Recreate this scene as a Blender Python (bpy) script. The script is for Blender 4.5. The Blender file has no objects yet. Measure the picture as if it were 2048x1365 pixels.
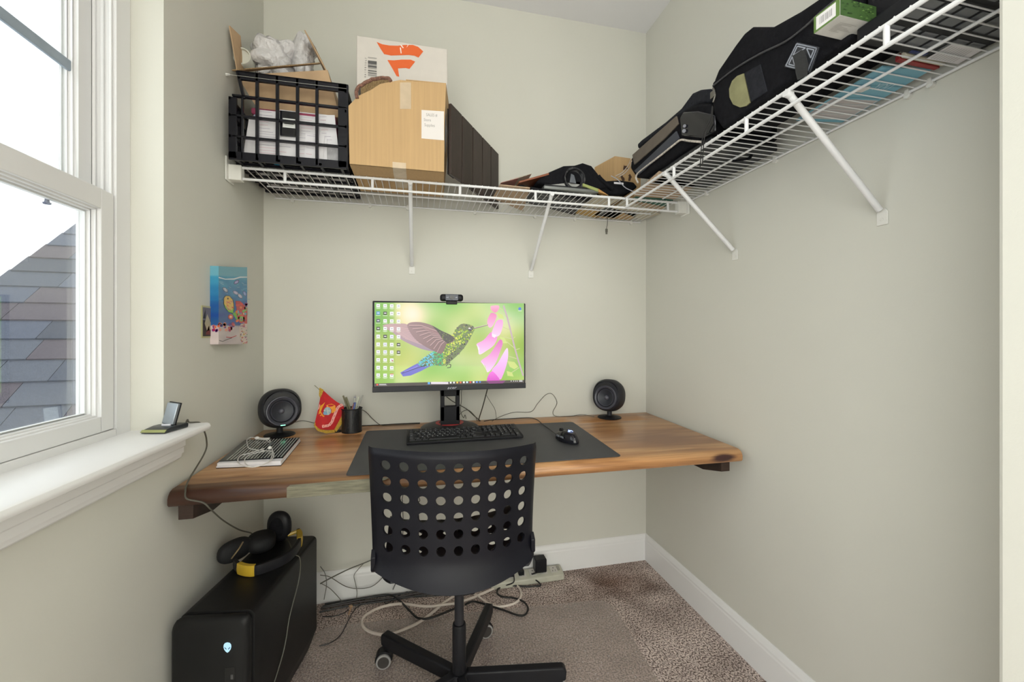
import bpy, bmesh, math, random
from mathutils import Vector, Matrix, noise, geometry
random.seed(7)
PI = math.pi
scene = bpy.context.scene
COL = scene.collection

# ------------------------------------------------------------------ camera, world, lights
F, VX, HY, H = 815.0, 840.0, 670.0, 1.166          # focal length (px at 2048), vanishing point of the side walls, horizon, eye height
TH = math.atan((1024 - VX) / F)
DV = Vector((math.sin(TH), math.cos(TH), 0)); RV = Vector((math.cos(TH), -math.sin(TH), 0))
EYE = Vector((0, 0, H))
cam_d = bpy.data.cameras.new('camera'); cam = bpy.data.objects.new('camera', cam_d); COL.objects.link(cam)
cam.location = EYE; cam.rotation_euler = (PI / 2, 0, -TH)
cam_d.sensor_width = 36; cam_d.lens = F / 2048 * 36; cam_d.shift_y = -(682.5 - HY) / 2048
cam_d.clip_start = 0.02
scene.camera = cam
vs = scene.view_settings
vs.view_transform = 'Standard'; vs.look = 'None'; vs.exposure = 0.06; vs.gamma = 1.0; vs.use_curve_mapping = False

world = bpy.data.worlds.new('overcast_sky'); scene.world = world; world.use_nodes = True
wn = world.node_tree.nodes; wn['Background'].inputs[0].default_value = (0.93, 0.97, 1.0, 1); wn['Background'].inputs[1].default_value = 2.7

def area_light(name, loc, rot, sx, sy, power, color=(1, 1, 1), portal=False):
    l = bpy.data.lights.new(name, 'AREA'); l.shape = 'RECTANGLE'; l.size = sx; l.size_y = sy; l.energy = power; l.color = color
    if portal: l.cycles.is_portal = True
    o = bpy.data.objects.new(name, l); COL.objects.link(o); o.location = loc; o.rotation_euler = rot
    return o
area_light('window_portal', (-0.86, 0.69, 1.5), (0, -PI / 2, 0), 1.25, 1.08, 1, portal=True)
LIGHTS = dict(sky=2.3, ceil=16, rear=93, right=8, left=37)
wn['Background'].inputs[1].default_value = LIGHTS['sky']
area_light('bedroom_ceiling_fill', (0.7, -0.9, 2.66), (0, 0, 0), 1.2, 1.2, LIGHTS['ceil'], (0.97, 0.985, 1.0))  # added overhead fill out of view, brightens the interior
area_light('bedroom_rear_fill', (0.5, -2.35, 1.35), (PI / 2, 0, PI), 2.6, 2.0, LIGHTS['rear'], (0.95, 0.98, 1.0))  # invented large fill light behind the camera for even brightness
area_light('bedroom_right_fill', (2.9, -1.2, 1.4), (0, PI / 2, 0), 1.8, 1.6, LIGHTS['right'], (0.95, 0.98, 1.0))  # weak fill light added on the unseen right side of the bedroom
area_light('bedroom_left_fill', (-0.60, -1.05, 1.30), (0, -PI / 2, 0), 2.0, 1.7, LIGHTS['left'], (0.95, 0.98, 1.0))  # unseen fill light, added to brighten the right wall

# ------------------------------------------------------------------ helpers
def ray(x, y): return DV + RV * ((x - 1024) / F) - Vector((0, 0, (y - HY) / F))
def P(x, y, ax, val):
    """the point of a real plane (axis ax at val) that the photo shows at (x, y)"""
    v = ray(x, y); i = 'XYZ'.index(ax); t = (val - EYE[i]) / v[i]
    return EYE + v * t
def lin(c):
    c = c / 255.0
    return c / 12.92 if c <= 0.04045 else ((c + 0.055) / 1.055) ** 2.4
def S(r, g, b, a=1.0): return (lin(r), lin(g), lin(b), a)

INV = {}
def setp(o, label=None, cat=None, group=None, kind=None):
    if label: o['label'] = label
    if cat: o['category'] = cat
    if group: o['group'] = group
    if kind: o['kind'] = kind
    return o
def root(name, label, cat, loc=(0, 0, 0), rotz=0.0, group=None):
    o = bpy.data.objects.new(name, None); COL.objects.link(o)
    o.location = loc; o.rotation_euler = (0, 0, rotz); o.empty_display_size = 0.05
    INV[o] = (Matrix.Translation(loc) @ Matrix.Rotation(rotz, 4, 'Z')).inverted()
    return setp(o, label, cat, group)

class MB:
    def __init__(s): s.v = []; s.f = []; s.fm = []; s.mats = []; s.cur = 0; s.xf = None
    def mat(s, m):
        if m not in s.mats: s.mats.append(m)
        s.cur = s.mats.index(m); return s
    def add(s, vs, fs):
        n = len(s.v)
        for p in vs:
            p = Vector(p)
            s.v.append(s.xf @ p if s.xf else p)
        for f in fs: s.f.append([n + i for i in f]); s.fm.append(s.cur)
        return s
    def box(s, a, b, rot=None, c=None):
        x0, y0, z0 = a; x1, y1, z1 = b
        vs = [(x0,y0,z0),(x1,y0,z0),(x1,y1,z0),(x0,y1,z0),(x0,y0,z1),(x1,y0,z1),(x1,y1,z1),(x0,y1,z1)]
        if rot:
            c = Vector(c if c else ((x0+x1)/2, (y0+y1)/2, (z0+z1)/2)); vs = [c + rot @ (Vector(p) - c) for p in vs]
        return s.add(vs, [(0,3,2,1),(4,5,6,7),(0,1,5,4),(1,2,6,5),(2,3,7,6),(3,0,4,7)])
    def prism(s, pts, n):
        """pts: 3-D polygon, extruded by vector n"""
        k = len(pts); n = Vector(n); pts = [Vector(p) for p in pts]
        return s.add(pts + [p + n for p in pts], [list(range(k))[::-1], list(range(k, 2*k))] + [(i, (i+1) % k, k+(i+1) % k, k+i) for i in range(k)])
    def tube(s, pts, r, n=8, cap=True, smooth=0):
        pts = [Vector(p) for p in pts]
        if smooth: pts = spline(pts, smooth)
        rs = r if isinstance(r, (list, tuple)) else [r] * len(pts)
        if len(rs) != len(pts): rs = [rs[0] + (rs[-1]-rs[0]) * i / (len(pts)-1) for i in range(len(pts))]
        up = Vector((0, 0, 1)); vs = []; prev = None
        for i, p in enumerate(pts):
            t = (pts[min(i+1, len(pts)-1)] - pts[max(i-1, 0)]).normalized()
            if prev is None:
                a = t.cross(up)
                if a.length < 1e-3: a = t.cross(Vector((1, 0, 0)))
            else: a = prev - t * prev.dot(t)
            a.normalize(); prev = a; b = t.cross(a)
            for k in range(n):
                q = 2 * PI * k / n; vs.append(p + (a * math.cos(q) + b * math.sin(q)) * rs[i])
        fs = [(i*n+k, i*n+(k+1) % n, (i+1)*n+(k+1) % n, (i+1)*n+k) for i in range(len(pts)-1) for k in range(n)]
        if cap: fs += [list(range(n))[::-1], [(len(pts)-1)*n+k for k in range(n)]]
        return s.add(vs, fs)
    def lathe(s, prof, n=32, m=None, cap=True):
        """prof: (r, z) pairs about local Z, placed by matrix m"""
        vs = []
        for r, z in prof:
            for k in range(n):
                q = 2 * PI * k / n; p = Vector((r*math.cos(q), r*math.sin(q), z)); vs.append(m @ p if m else p)
        fs = [(i*n+k, i*n+(k+1) % n, (i+1)*n+(k+1) % n, (i+1)*n+k) for i in range(len(prof)-1) for k in range(n)]
        if cap: fs += [list(range(n))[::-1], [(len(prof)-1)*n+k for k in range(n)]]
        return s.add(vs, fs)
    def ball(s, c, r, nu=20, nv=12, e=1.0, rot=None):
        c = Vector(c); r = Vector(r) if not isinstance(r, (int, float)) else Vector((r, r, r)); vs = []
        def pw(a): return math.copysign(abs(a) ** e, a)
        for j in range(nv + 1):
            th = -PI/2 + PI * j / nv
            for i in range(nu):
                ph = 2*PI*i/nu
                p = Vector((r.x*pw(math.cos(th))*pw(math.cos(ph)), r.y*pw(math.cos(th))*pw(math.sin(ph)), r.z*pw(math.sin(th))))
                vs.append(c + (rot @ p if rot else p))
        return s.add(vs, [(j*nu+i, j*nu+(i+1) % nu, (j+1)*nu+(i+1) % nu, (j+1)*nu+i) for j in range(nv) for i in range(nu)])
    def grid(s, fn, nu, nv):
        vs = [fn(i/nu, j/nv) for j in range(nv+1) for i in range(nu+1)]
        return s.add(vs, [(j*(nu+1)+i, j*(nu+1)+i+1, (j+1)*(nu+1)+i+1, (j+1)*(nu+1)+i) for j in range(nv) for i in range(nu)])
    def build(s, name, mat=None, parent=None, smooth=None, bevel=0, seg=2, solid=0, subd=0, label=None, kind=None, weld=False, disp=0, dscale=8):
        rt = parent
        while rt is not None and rt not in INV: rt = rt.parent
        inv = INV[rt] if rt is not None else None
        vs = [inv @ p for p in s.v] if inv else s.v
        me = bpy.data.meshes.new(name); me.from_pydata([tuple(p) for p in vs], [], s.f)
        if mat is not None: me.materials.append(mat)
        else:
            for m in s.mats: me.materials.append(m)
            for p, i in zip(me.polygons, s.fm): p.material_index = i
        bm = bmesh.new(); bm.from_mesh(me)
        bmesh.ops.remove_doubles(bm, verts=bm.verts, dist=1e-6)
        bmesh.ops.recalc_face_normals(bm, faces=bm.faces)
        if disp:
            if subd == 0: bmesh.ops.subdivide_edges(bm, edges=bm.edges, cuts=3, use_grid_fill=True)
            bm.normal_update()
            for v in bm.verts: v.co += v.normal * disp * noise.noise(v.co * dscale)
        bm.to_mesh(me); bm.free()
        o = bpy.data.objects.new(name, me); COL.objects.link(o)
        if parent is not None: o.parent = parent
        if smooth is None: smooth = 35
        if smooth:
            for p in me.polygons: p.use_smooth = True
            me.set_sharp_from_angle(angle=math.radians(smooth))
        if solid:
            md = o.modifiers.new('thick', 'SOLIDIFY'); md.thickness = solid; md.offset = 0
            bpy.context.view_layer.update(); nm_ = bpy.data.meshes.new_from_object(o.evaluated_get(bpy.context.evaluated_depsgraph_get())); o.modifiers.clear(); o.data = nm_
            if smooth: nm_.set_sharp_from_angle(angle=math.radians(smooth))
        if bevel:
            md = o.modifiers.new('bevel', 'BEVEL'); md.width = bevel; md.segments = seg; md.limit_method = 'ANGLE'; md.angle_limit = math.radians(40)
        if subd:
            md = o.modifiers.new('sub', 'SUBSURF'); md.levels = subd; md.render_levels = subd
        if label: o['label'] = label
        if kind: o['kind'] = kind
        return o

def spline(pts, k):
    out = []
    for i in range(len(pts)-1):
        a, b = pts[i], pts[i+1]; z = pts[i-1] if i else a*2-b; w = pts[i+2] if i+2 < len(pts) else b*2-a
        for j in range(k):
            t = j/k
            out.append(0.5*((b-z)*t + 2*a + (2*z-5*a+4*b-w)*t*t + (3*a-z-3*b+w)*t*t*t))
    return out + [pts[-1]]
def struct(o): o['kind'] = 'structure'; return o

# ------------------------------------------------------------------ materials
MT = {}
def mat(name, col, rough=0.5, metal=0.0, var=0.06, scale=30, bump=0.0, bscale=200, spec=0.5, coat=0.0, emit=None, es=1.0, stretch=None, dist=0.002):
    if name in MT: return MT[name]
    m = bpy.data.materials.new(name); m.use_nodes = True; nt = m.node_tree; b = nt.nodes['Principled BSDF']
    b.inputs['Roughness'].default_value = rough; b.inputs['Metallic'].default_value = metal
    b.inputs['Specular IOR Level'].default_value = spec; b.inputs['Coat Weight'].default_value = coat
    tc = nt.nodes.new('ShaderNodeTexCoord'); mp = nt.nodes.new('ShaderNodeMapping'); nt.links.new(tc.outputs['Object'], mp.inputs[0])
    if stretch: mp.inputs['Scale'].default_value = stretch
    nz = nt.nodes.new('ShaderNodeTexNoise'); nz.inputs['Scale'].default_value = scale; nz.inputs['Detail'].default_value = 4
    nt.links.new(mp.outputs[0], nz.inputs['Vector'])
    cr = nt.nodes.new('ShaderNodeValToRGB'); nt.links.new(nz.outputs['Fac'], cr.inputs[0])
    cr.color_ramp.elements[0].position = 0.3; cr.color_ramp.elements[1].position = 0.7
    cr.color_ramp.elements[0].color = tuple(c*(1-var) for c in col[:3]) + (1,)
    cr.color_ramp.elements[1].color = tuple(min(1, c*(1+var)) for c in col[:3]) + (1,)
    nt.links.new(cr.outputs[0], b.inputs['Base Color'])
    if bump:
        n2 = nt.nodes.new('ShaderNodeTexNoise'); n2.inputs['Scale'].default_value = bscale; n2.inputs['Detail'].default_value = 3
        nt.links.new(mp.outputs[0], n2.inputs['Vector'])
        bp = nt.nodes.new('ShaderNodeBump'); bp.inputs['Strength'].default_value = bump; bp.inputs['Distance'].default_value = dist
        nt.links.new(n2.outputs['Fac'], bp.inputs['Height']); nt.links.new(bp.outputs[0], b.inputs['Normal'])
    if emit: b.inputs['Emission Color'].default_value = emit; b.inputs['Emission Strength'].default_value = es
    MT[name] = m; return m

WALL = mat('painted_wall', (0.675, 0.665, 0.595), 0.75, var=0.015, scale=3, bump=0.15, bscale=260, spec=0.25, dist=0.001)
CEIL = mat('painted_ceiling', (0.86, 0.85, 0.86), 0.9, var=0.01, scale=3, bump=0.1, bscale=200)
TRIM = mat('white_trim_paint', (0.86, 0.855, 0.845), 0.35, var=0.01, scale=5)
VINYL = mat('white_vinyl', (0.78, 0.775, 0.765), 0.35, var=0.01, scale=5)
BLACKP = mat('black_plastic', (0.012, 0.012, 0.014), 0.42, var=0.1, bump=0.1, bscale=900, spec=0.2)
CHAIRP = mat('chair_plastic', (0.0055, 0.0055, 0.009), 0.42, var=0.1, scale=12, bump=0.12, bscale=700, spec=0.22)
DARKP = mat('charcoal_plastic', (0.020, 0.020, 0.024), 0.45, var=0.1, spec=0.3)
BLACKG = mat('gloss_black', (0.008, 0.008, 0.012), 0.12, var=0.1)
BLACKF = mat('black_fabric', (0.009, 0.009, 0.011), 0.85, var=0.3, scale=90, bump=0.6, bscale=700, spec=0.12)
GREYF = mat('dark_grey_fabric', (0.020, 0.021, 0.026), 0.85, var=0.3, scale=90, bump=0.6, bscale=700, spec=0.15)
WIREW = mat('white_coated_wire', (0.80, 0.80, 0.80), 0.3, var=0.01)
WHITEP = mat('white_plastic', (0.78, 0.77, 0.72), 0.4, var=0.02)
PAPER = mat('white_paper', (0.76, 0.74, 0.76), 0.8, var=0.04, scale=12)
KRAFT = mat('kraft_cardboard', (0.53, 0.345, 0.165), 0.8, var=0.06, scale=1.0, stretch=(140, 140, 3), bump=0.15, bscale=2)
KRAFTI = mat('kraft_cardboard_inside', (0.50, 0.34, 0.20), 0.85, var=0.10, scale=14, bump=0.1, bscale=60)
FLUTE = mat('corrugated_edge', (0.30, 0.20, 0.10), 0.9, var=0.7, scale=300)
RED = mat('red_plastic', (0.45, 0.03, 0.03), 0.4)
CORDBLK = mat('black_rubber_cord', (0.012, 0.011, 0.011), 0.5)
CORDGRY = mat('dark_grey_cord', (0.085, 0.080, 0.060), 0.5)
CORDWHT = mat('cream_rubber_cord', (0.76, 0.67, 0.59), 0.5)
STEEL = mat('steel', (0.6, 0.6, 0.6), 0.25, 1.0)
SILVERP = mat('silver_plastic', (0.34, 0.38, 0.42), 0.3, 0.6)

def wood_mat(name, c1, c2, c3, rough=0.28, sc=(1.4, 14, 14), coat=0.15, knot=None):
    m = bpy.data.materials.new(name); m.use_nodes = True; nt = m.node_tree; N = nt.nodes; L = nt.links; b = N['Principled BSDF']
    tc = N.new('ShaderNodeTexCoord'); mp = N.new('ShaderNodeMapping'); mp.inputs['Scale'].default_value = sc; L.new(tc.outputs['Object'], mp.inputs[0])
    n1 = N.new('ShaderNodeTexNoise'); n1.inputs['Scale'].default_value = 1.3; n1.inputs['Detail'].default_value = 6; n1.inputs['Distortion'].default_value = 0.8; L.new(mp.outputs[0], n1.inputs['Vector'])
    mp2 = N.new('ShaderNodeMapping'); mp2.inputs['Scale'].default_value = (sc[0]*2, sc[1]*10, sc[2]*10); L.new(tc.outputs['Object'], mp2.inputs[0])
    n2 = N.new('ShaderNodeTexNoise'); n2.inputs['Scale'].default_value = 2.0; n2.inputs['Detail'].default_value = 5; L.new(mp2.outputs[0], n2.inputs['Vector'])
    cr = N.new('ShaderNodeValToRGB'); L.new(n1.outputs['Fac'], cr.inputs[0])
    e = cr.color_ramp.elements; e[0].position = 0.25; e[0].color = c1; e[1].position = 0.72; e[1].color = c3
    q = e.new(0.48); q.color = c2
    mx = N.new('ShaderNodeMix'); mx.data_type = 'RGBA'; mx.blend_type = 'MULTIPLY'; mx.inputs[0].default_value = 0.35
    cr2 = N.new('ShaderNodeValToRGB'); L.new(n2.outputs['Fac'], cr2.inputs[0]); cr2.color_ramp.elements[0].position = 0.35; cr2.color_ramp.elements[0].color = (0.35, 0.3, 0.28, 1); cr2.color_ramp.elements[1].position = 0.6; cr2.color_ramp.elements[1].color = (1, 1, 1, 1)
    L.new(cr.outputs[0], mx.inputs[6]); L.new(cr2.outputs[0], mx.inputs[7])
    last = mx.outputs[2]
    def spot(last, center, size, color, soft):
        vm = N.new('ShaderNodeMapping'); vm.vector_type = 'TEXTURE'; vm.inputs['Location'].default_value = center; vm.inputs['Scale'].default_value = size; L.new(tc.outputs['Object'], vm.inputs[0])
        gr = N.new('ShaderNodeVectorMath'); gr.operation = 'LENGTH'; L.new(vm.outputs[0], gr.inputs[0])
        ad = N.new('ShaderNodeMath'); ad.operation = 'MULTIPLY_ADD'; L.new(n1.outputs['Fac'], ad.inputs[0]); ad.inputs[1].default_value = 0.9; L.new(gr.outputs['Value'], ad.inputs[2])
        r = N.new('ShaderNodeMapRange'); r.inputs['From Min'].default_value = 0.8; r.inputs['From Max'].default_value = 0.8 + soft; r.inputs['To Min'].default_value = 1; r.inputs['To Max'].default_value = 0
        L.new(ad.outputs[0], r.inputs['Value'])
        k = N.new('ShaderNodeMix'); k.data_type = 'RGBA'; L.new(r.outputs[0], k.inputs[0]); L.new(last, k.inputs[6]); k.inputs[7].default_value = color
        return k.outputs[2]
    for a in (knot or []): last = spot(last, *a)
    L.new(last, b.inputs['Base Color'])
    b.inputs['Roughness'].default_value = rough; b.inputs['Coat Weight'].default_value = coat; b.inputs['Coat Roughness'].default_value = 0.15
    bp = N.new('ShaderNodeBump'); bp.inputs['Strength'].default_value = 0.12; bp.inputs['Distance'].default_value = 0.001; L.new(n2.outputs['Fac'], bp.inputs['Height']); L.new(bp.outputs[0], b.inputs['Normal'])
    return m

# colour attribute painting: flat printed or lit areas as thin layered polygons
def attr_mat(name, emission=None, rough=0.5):
    m = bpy.data.materials.new(name); m.use_nodes = True; nt = m.node_tree; b = nt.nodes['Principled BSDF']
    at = nt.nodes.new('ShaderNodeAttribute'); at.attribute_name = 'Col'
    b.inputs['Roughness'].default_value = rough
    if emission:
        b.inputs['Base Color'].default_value = (0.01, 0.01, 0.01, 1)
        nt.links.new(at.outputs['Color'], b.inputs['Emission Color']); b.inputs['Emission Strength'].default_value = emission
    else: nt.links.new(at.outputs['Color'], b.inputs['Base Color'])
    return m
PRINT = attr_mat('printed_ink', None, 0.55); PRINTG = attr_mat('glossy_print', None, 0.25); GLOW = attr_mat('lit_screen_pixels', 1.0, 0.3)

def text_geo(s, size):
    cu = bpy.data.curves.new('t', 'FONT'); cu.body = s; cu.size = size; cu.align_x = 'CENTER'; cu.align_y = 'CENTER'; cu.resolution_u = 2
    o = bpy.data.objects.new('t', cu); me = o.to_mesh()
    vs = [(v.co.x, v.co.y) for v in me.vertices]; fs = [list(p.vertices) for p in me.polygons]
    o.to_mesh_clear(); bpy.data.objects.remove(o); bpy.data.curves.remove(cu)
    return vs, fs
class Paint:
    """flat polygons on a surface; fn(u, v) -> point, n = normal used for the tiny layer offset"""
    def __init__(s, fn, n, step=0.00012): s.fn = fn; s.n = Vector(n).normalized(); s.step = step; s.v = []; s.f = []; s.c = []
    def raw(s, pts, faces, col, layer):
        k = len(s.v); s.v += [Vector(s.fn(*p)) + s.n * s.step * (layer+1) for p in pts]
        for f in faces:
            s.f.append([k+i for i in f]); s.c.append([S(*(col(*pts[i]) if callable(col) else col)) for i in f])
    def poly(s, pts, col, layer=1):
        tr = geometry.tessellate_polygon([[Vector((p[0], p[1], 0)) for p in pts]])
        s.raw(list(pts), [list(t) for t in tr], col, layer)
    def rect(s, x0, y0, x1, y1, col, layer=1): s.raw([(x0,y0),(x1,y0),(x1,y1),(x0,y1)], [(0,1,2,3)], col, layer)
    def disc(s, x, y, rx, ry, col, layer=1, n=20): s.raw([(x+rx*math.cos(2*PI*i/n), y+ry*math.sin(2*PI*i/n)) for i in range(n)], [list(range(n))], col, layer)
    def line(s, pts, w, col, layer=1):
        for a, b in zip(pts, pts[1:]):
            dx, dy = b[0]-a[0], b[1]-a[1]; l = math.hypot(dx, dy) or 1; nx, ny = -dy/l*w/2, dx/l*w/2
            s.raw([(a[0]+nx,a[1]+ny),(a[0]-nx,a[1]-ny),(b[0]-nx,b[1]-ny),(b[0]+nx,b[1]+ny)], [(0,1,2,3)], col, layer)
    def grid(s, x0, y0, x1, y1, nx, ny, col, layer=0):
        pts = [(x0+(x1-x0)*i/nx, y0+(y1-y0)*j/ny) for j in range(ny+1) for i in range(nx+1)]
        s.raw(pts, [(j*(nx+1)+i, j*(nx+1)+i+1, (j+1)*(nx+1)+i+1, (j+1)*(nx+1)+i) for j in range(ny) for i in range(nx)], col, layer)
    def text(s, t, x, y, size, col, layer=2, rot=0, sx=1, sy=1, shear=0):
        vs, fs = text_geo(t, size); c, q = math.cos(rot), math.sin(rot)
        pts = [((a+shear*b)*sx, b*sy) for a, b in vs]
        s.raw([(x+a*c-b*q, y+a*q+b*c) for a, b in pts], fs, col, layer)
    def build(s, name, m, parent=None, label=None):
        rt = parent
        while rt is not None and rt not in INV: rt = rt.parent
        inv = INV[rt] if rt is not None else None
        me = bpy.data.meshes.new(name); me.from_pydata([tuple(inv @ p if inv else p) for p in s.v], [], s.f)
        ca = me.color_attributes.new('Col', 'FLOAT_COLOR', 'CORNER'); i = 0
        for poly, cs in zip(me.polygons, s.c):
            for li, c in zip(poly.loop_indices, cs): ca.data[li].color = c
        me.materials.append(m)
        o = bpy.data.objects.new(name, me); COL.objects.link(o)
        if parent is not None: o.parent = parent
        if label: o['label'] = label
        return o
def plane_fn(o, u, v):
    o = Vector(o); u = Vector(u); v = Vector(v)
    return lambda a, b: o + u * a + v * b
def copy_tree(o, parent=None):
    c = o.copy(); COL.objects.link(c)
    if parent is not None: c.parent = parent
    if o in INV: INV[c] = INV[o]
    for ch in list(o.children): copy_tree(ch, c)
    return c

# ------------------------------------------------------------------ the room
XL, XR, YB, ZC = -0.647, 1.149, 1.918, 2.737
def carpet_mat():
    m = bpy.data.materials.new('taupe_carpet'); m.use_nodes = True; N = m.node_tree.nodes; L = m.node_tree.links; b = N['Principled BSDF']
    tc = N.new('ShaderNodeTexCoord')
    n1 = N.new('ShaderNodeTexNoise'); n1.inputs['Scale'].default_value = 165; n1.inputs['Detail'].default_value = 3; L.new(tc.outputs['Object'], n1.inputs['Vector'])
    n2 = N.new('ShaderNodeTexNoise'); n2.inputs['Scale'].default_value = 7; n2.inputs['Detail'].default_value = 4; L.new(tc.outputs['Object'], n2.inputs['Vector'])
    c1 = N.new('ShaderNodeValToRGB'); L.new(n1.outputs['Fac'], c1.inputs[0]); e = c1.color_ramp.elements
    e[0].position = 0.40; e[0].color = (0.16, 0.117, 0.101, 1); e[1].position = 0.58; e[1].color = (0.78, 0.665, 0.605, 1)
    c2 = N.new('ShaderNodeValToRGB'); L.new(n2.outputs['Fac'], c2.inputs[0]); e = c2.color_ramp.elements
    e[0].position = 0.35; e[0].color = (0.80, 0.78, 0.77, 1); e[1].position = 0.62; e[1].color = (1.15, 1.15, 1.15, 1)
    mx = N.new('ShaderNodeMix'); mx.data_type = 'RGBA'; mx.blend_type = 'MULTIPLY'; mx.inputs[0].default_value = 1; L.new(c1.outputs[0], mx.inputs[6]); L.new(c2.outputs[0], mx.inputs[7])
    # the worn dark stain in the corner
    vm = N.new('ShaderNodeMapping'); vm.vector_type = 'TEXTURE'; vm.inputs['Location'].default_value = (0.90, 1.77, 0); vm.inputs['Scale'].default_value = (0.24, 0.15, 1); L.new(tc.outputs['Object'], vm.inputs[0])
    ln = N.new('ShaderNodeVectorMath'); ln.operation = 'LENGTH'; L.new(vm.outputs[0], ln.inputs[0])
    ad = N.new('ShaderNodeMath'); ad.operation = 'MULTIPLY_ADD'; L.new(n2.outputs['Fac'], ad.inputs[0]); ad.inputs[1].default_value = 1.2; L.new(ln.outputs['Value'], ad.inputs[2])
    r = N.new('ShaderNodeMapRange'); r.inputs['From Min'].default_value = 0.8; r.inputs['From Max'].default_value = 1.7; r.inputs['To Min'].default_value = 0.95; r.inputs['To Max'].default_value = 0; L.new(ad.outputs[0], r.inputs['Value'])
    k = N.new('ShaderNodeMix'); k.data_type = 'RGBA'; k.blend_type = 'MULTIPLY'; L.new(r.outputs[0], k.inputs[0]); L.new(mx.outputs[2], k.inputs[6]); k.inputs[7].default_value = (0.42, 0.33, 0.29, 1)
    L.new(k.outputs[2], b.inputs['Base Color']); b.inputs['Roughness'].default_value = 0.95; b.inputs['Specular IOR Level'].default_value = 0.15
    bp = N.new('ShaderNodeBump'); bp.inputs['Strength'].default_value = 0.9; bp.inputs['Distance'].default_value = 0.006; L.new(n1.outputs['Fac'], bp.inputs['Height']); L.new(bp.outputs[0], b.inputs['Normal'])
    return m
struct(MB().box((-0.95, -2.6, -0.05), (3.1, 2.1, 0)).build('floor', carpet_mat(), smooth=0))
struct(MB().box((-0.95, -2.6, ZC), (3.1, 2.1, ZC + 0.1)).build('ceiling', CEIL, smooth=0))
struct(MB().box((XL - 0.2, YB, 0), (XR + 0.12, YB + 0.12, ZC)).build('wall_back', WALL, smooth=0))
struct(MB().box((XR, 0.42, 0), (XR + 0.12, YB, ZC)).build('wall_right', WALL, smooth=0))
struct(MB().box((0.862, 0.33, 0), (3.0, 0.445, ZC)).build('wall_front', WALL, smooth=0, bevel=0.006))
struct(MB().box((3.0, -2.5, 0), (3.1, 0.33, ZC)).build('wall_bedroom_right', WALL, smooth=0))
struct(MB().box((-0.8, -2.6, 0), (3.1, -2.5, ZC)).build('wall_bedroom_rear', WALL, smooth=0))
WY0, WY1, WZ0, WZ1 = 0.15, 1.227, 0.899, 2.14
lw = MB()
lw.box((XL-0.185, -2.5, 0), (XL, WY0, ZC)).box((XL-0.185, WY1, 0), (XL, YB, ZC)).box((XL-0.185, WY0, 0), (XL, WY1, WZ0)).box((XL-0.185, WY0, WZ1), (XL, WY1, ZC))
struct(lw.build('wall_left', WALL, smooth=0))
def base_profile(o, along, out, name):
    o = Vector(o); along = Vector(along); out = Vector(out)
    pr = [(0, 0), (0.014, 0), (0.014, 0.098), (0.0125, 0.104), (0.0125, 0.112), (0.009, 0.121), (0.007, 0.127), (0.003, 0.132), (0, 0.132)]
    struct(MB().prism([o + out*a + Vector((0, 0, z)) for a, z in pr], along).build(name, TRIM, smooth=8))
base_profile((XL, YB, 0), (XR-XL, 0, 0), (0, -1, 0), 'baseboard_back')
base_profile((XR, 0.445, 0), (0, YB-0.445, 0), (-1, 0, 0), 'baseboard_right')
base_profile((XL, -2.5, 0), (0, YB+2.5, 0), (1, 0, 0), 'baseboard_left')

# ------------------------------------------------------------------ window_1
win = bpy.data.objects.new('window_1', None); COL.objects.link(win); win.location = (XL-0.1, 0.69, 0.9); INV[win] = Matrix.Translation((XL-0.1, 0.69, 0.9)).inverted(); struct(win)
def ring(m, x0, x1, y0, y1, z0, z1, wy, wb, wt):
    m.box((x0, y0, z0), (x1, y0+wy, z1)).box((x0, y1-wy, z0), (x1, y1, z1)).box((x0, y0+wy, z0), (x1, y1-wy, z0+wb)).box((x0, y0+wy, z1-wt), (x1, y1-wy, z1))
m = MB(); ring(m, -0.801, -0.719, WY0, WY1, WZ0, WZ1, 0.050, 0.039, 0.05); m.build('frame', VINYL, win, bevel=0.002)
m = MB()
for yy, sg in ((1.177, -1), (0.20, 1)):
    for x in (-0.728, -0.7445, -0.761, -0.7775, -0.793): m.box((x-0.004, min(yy, yy+sg*0.006), 0.94), (x+0.002, max(yy, yy+sg*0.006), 2.085))
m.build('jamb_liner', VINYL, win, bevel=0.0008)
def sash(name, x0, x1, z0, z1, wb, wt):
    y0, y1 = 0.205, 1.1735
    m = MB(); ring(m, x0, x1, y0, y1, z0, z1, 0.040, wb, wt); o = m.build(name, VINYL, win, bevel=0.002)
    m = MB()
    for k in range(3):
        d = 0.040 + 0.004*(k+1); ring(m, x0+0.006, x1-0.008*(k+1), y0+0.036, y1-0.036, z0+wb-0.004, z1-wt+0.004, 0.004*(k+2), 0.004*(k+2), 0.004*(k+2))
    m.build('glazing_bead', VINYL, o, bevel=0.001)
    return o
def glass_mat():
    m = bpy.data.materials.new('window_glass'); m.use_nodes = True; N = m.node_tree.nodes; L = m.node_tree.links
    for n in list(N):
        if n.type != 'OUTPUT_MATERIAL': N.remove(n)
    t = N.new('ShaderNodeBsdfTransparent'); t.inputs[0].default_value = (0.97, 0.985, 0.98, 1); g = N.new('ShaderNodeBsdfGlossy'); g.inputs['Roughness'].default_value = 0.02
    fr = N.new('ShaderNodeLayerWeight'); fr.inputs[0].default_value = 0.25; mu = N.new('ShaderNodeMath'); mu.operation = 'MULTIPLY'; mu.inputs[1].default_value = 0.35; L.new(fr.outputs['Fresnel'], mu.inputs[0])
    mx = N.new('ShaderNodeMixShader'); L.new(mu.outputs[0], mx.inputs[0]); L.new(t.outputs[0], mx.inputs[1]); L.new(g.outputs[0], mx.inputs[2]); L.new(mx.outputs[0], N['Material Output'].inputs[0])
    return m
GLASS = glass_mat()
ls = sash('lower_sash', -0.762, -0.722, 0.939, 1.505, 0.036, 0.046)
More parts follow.
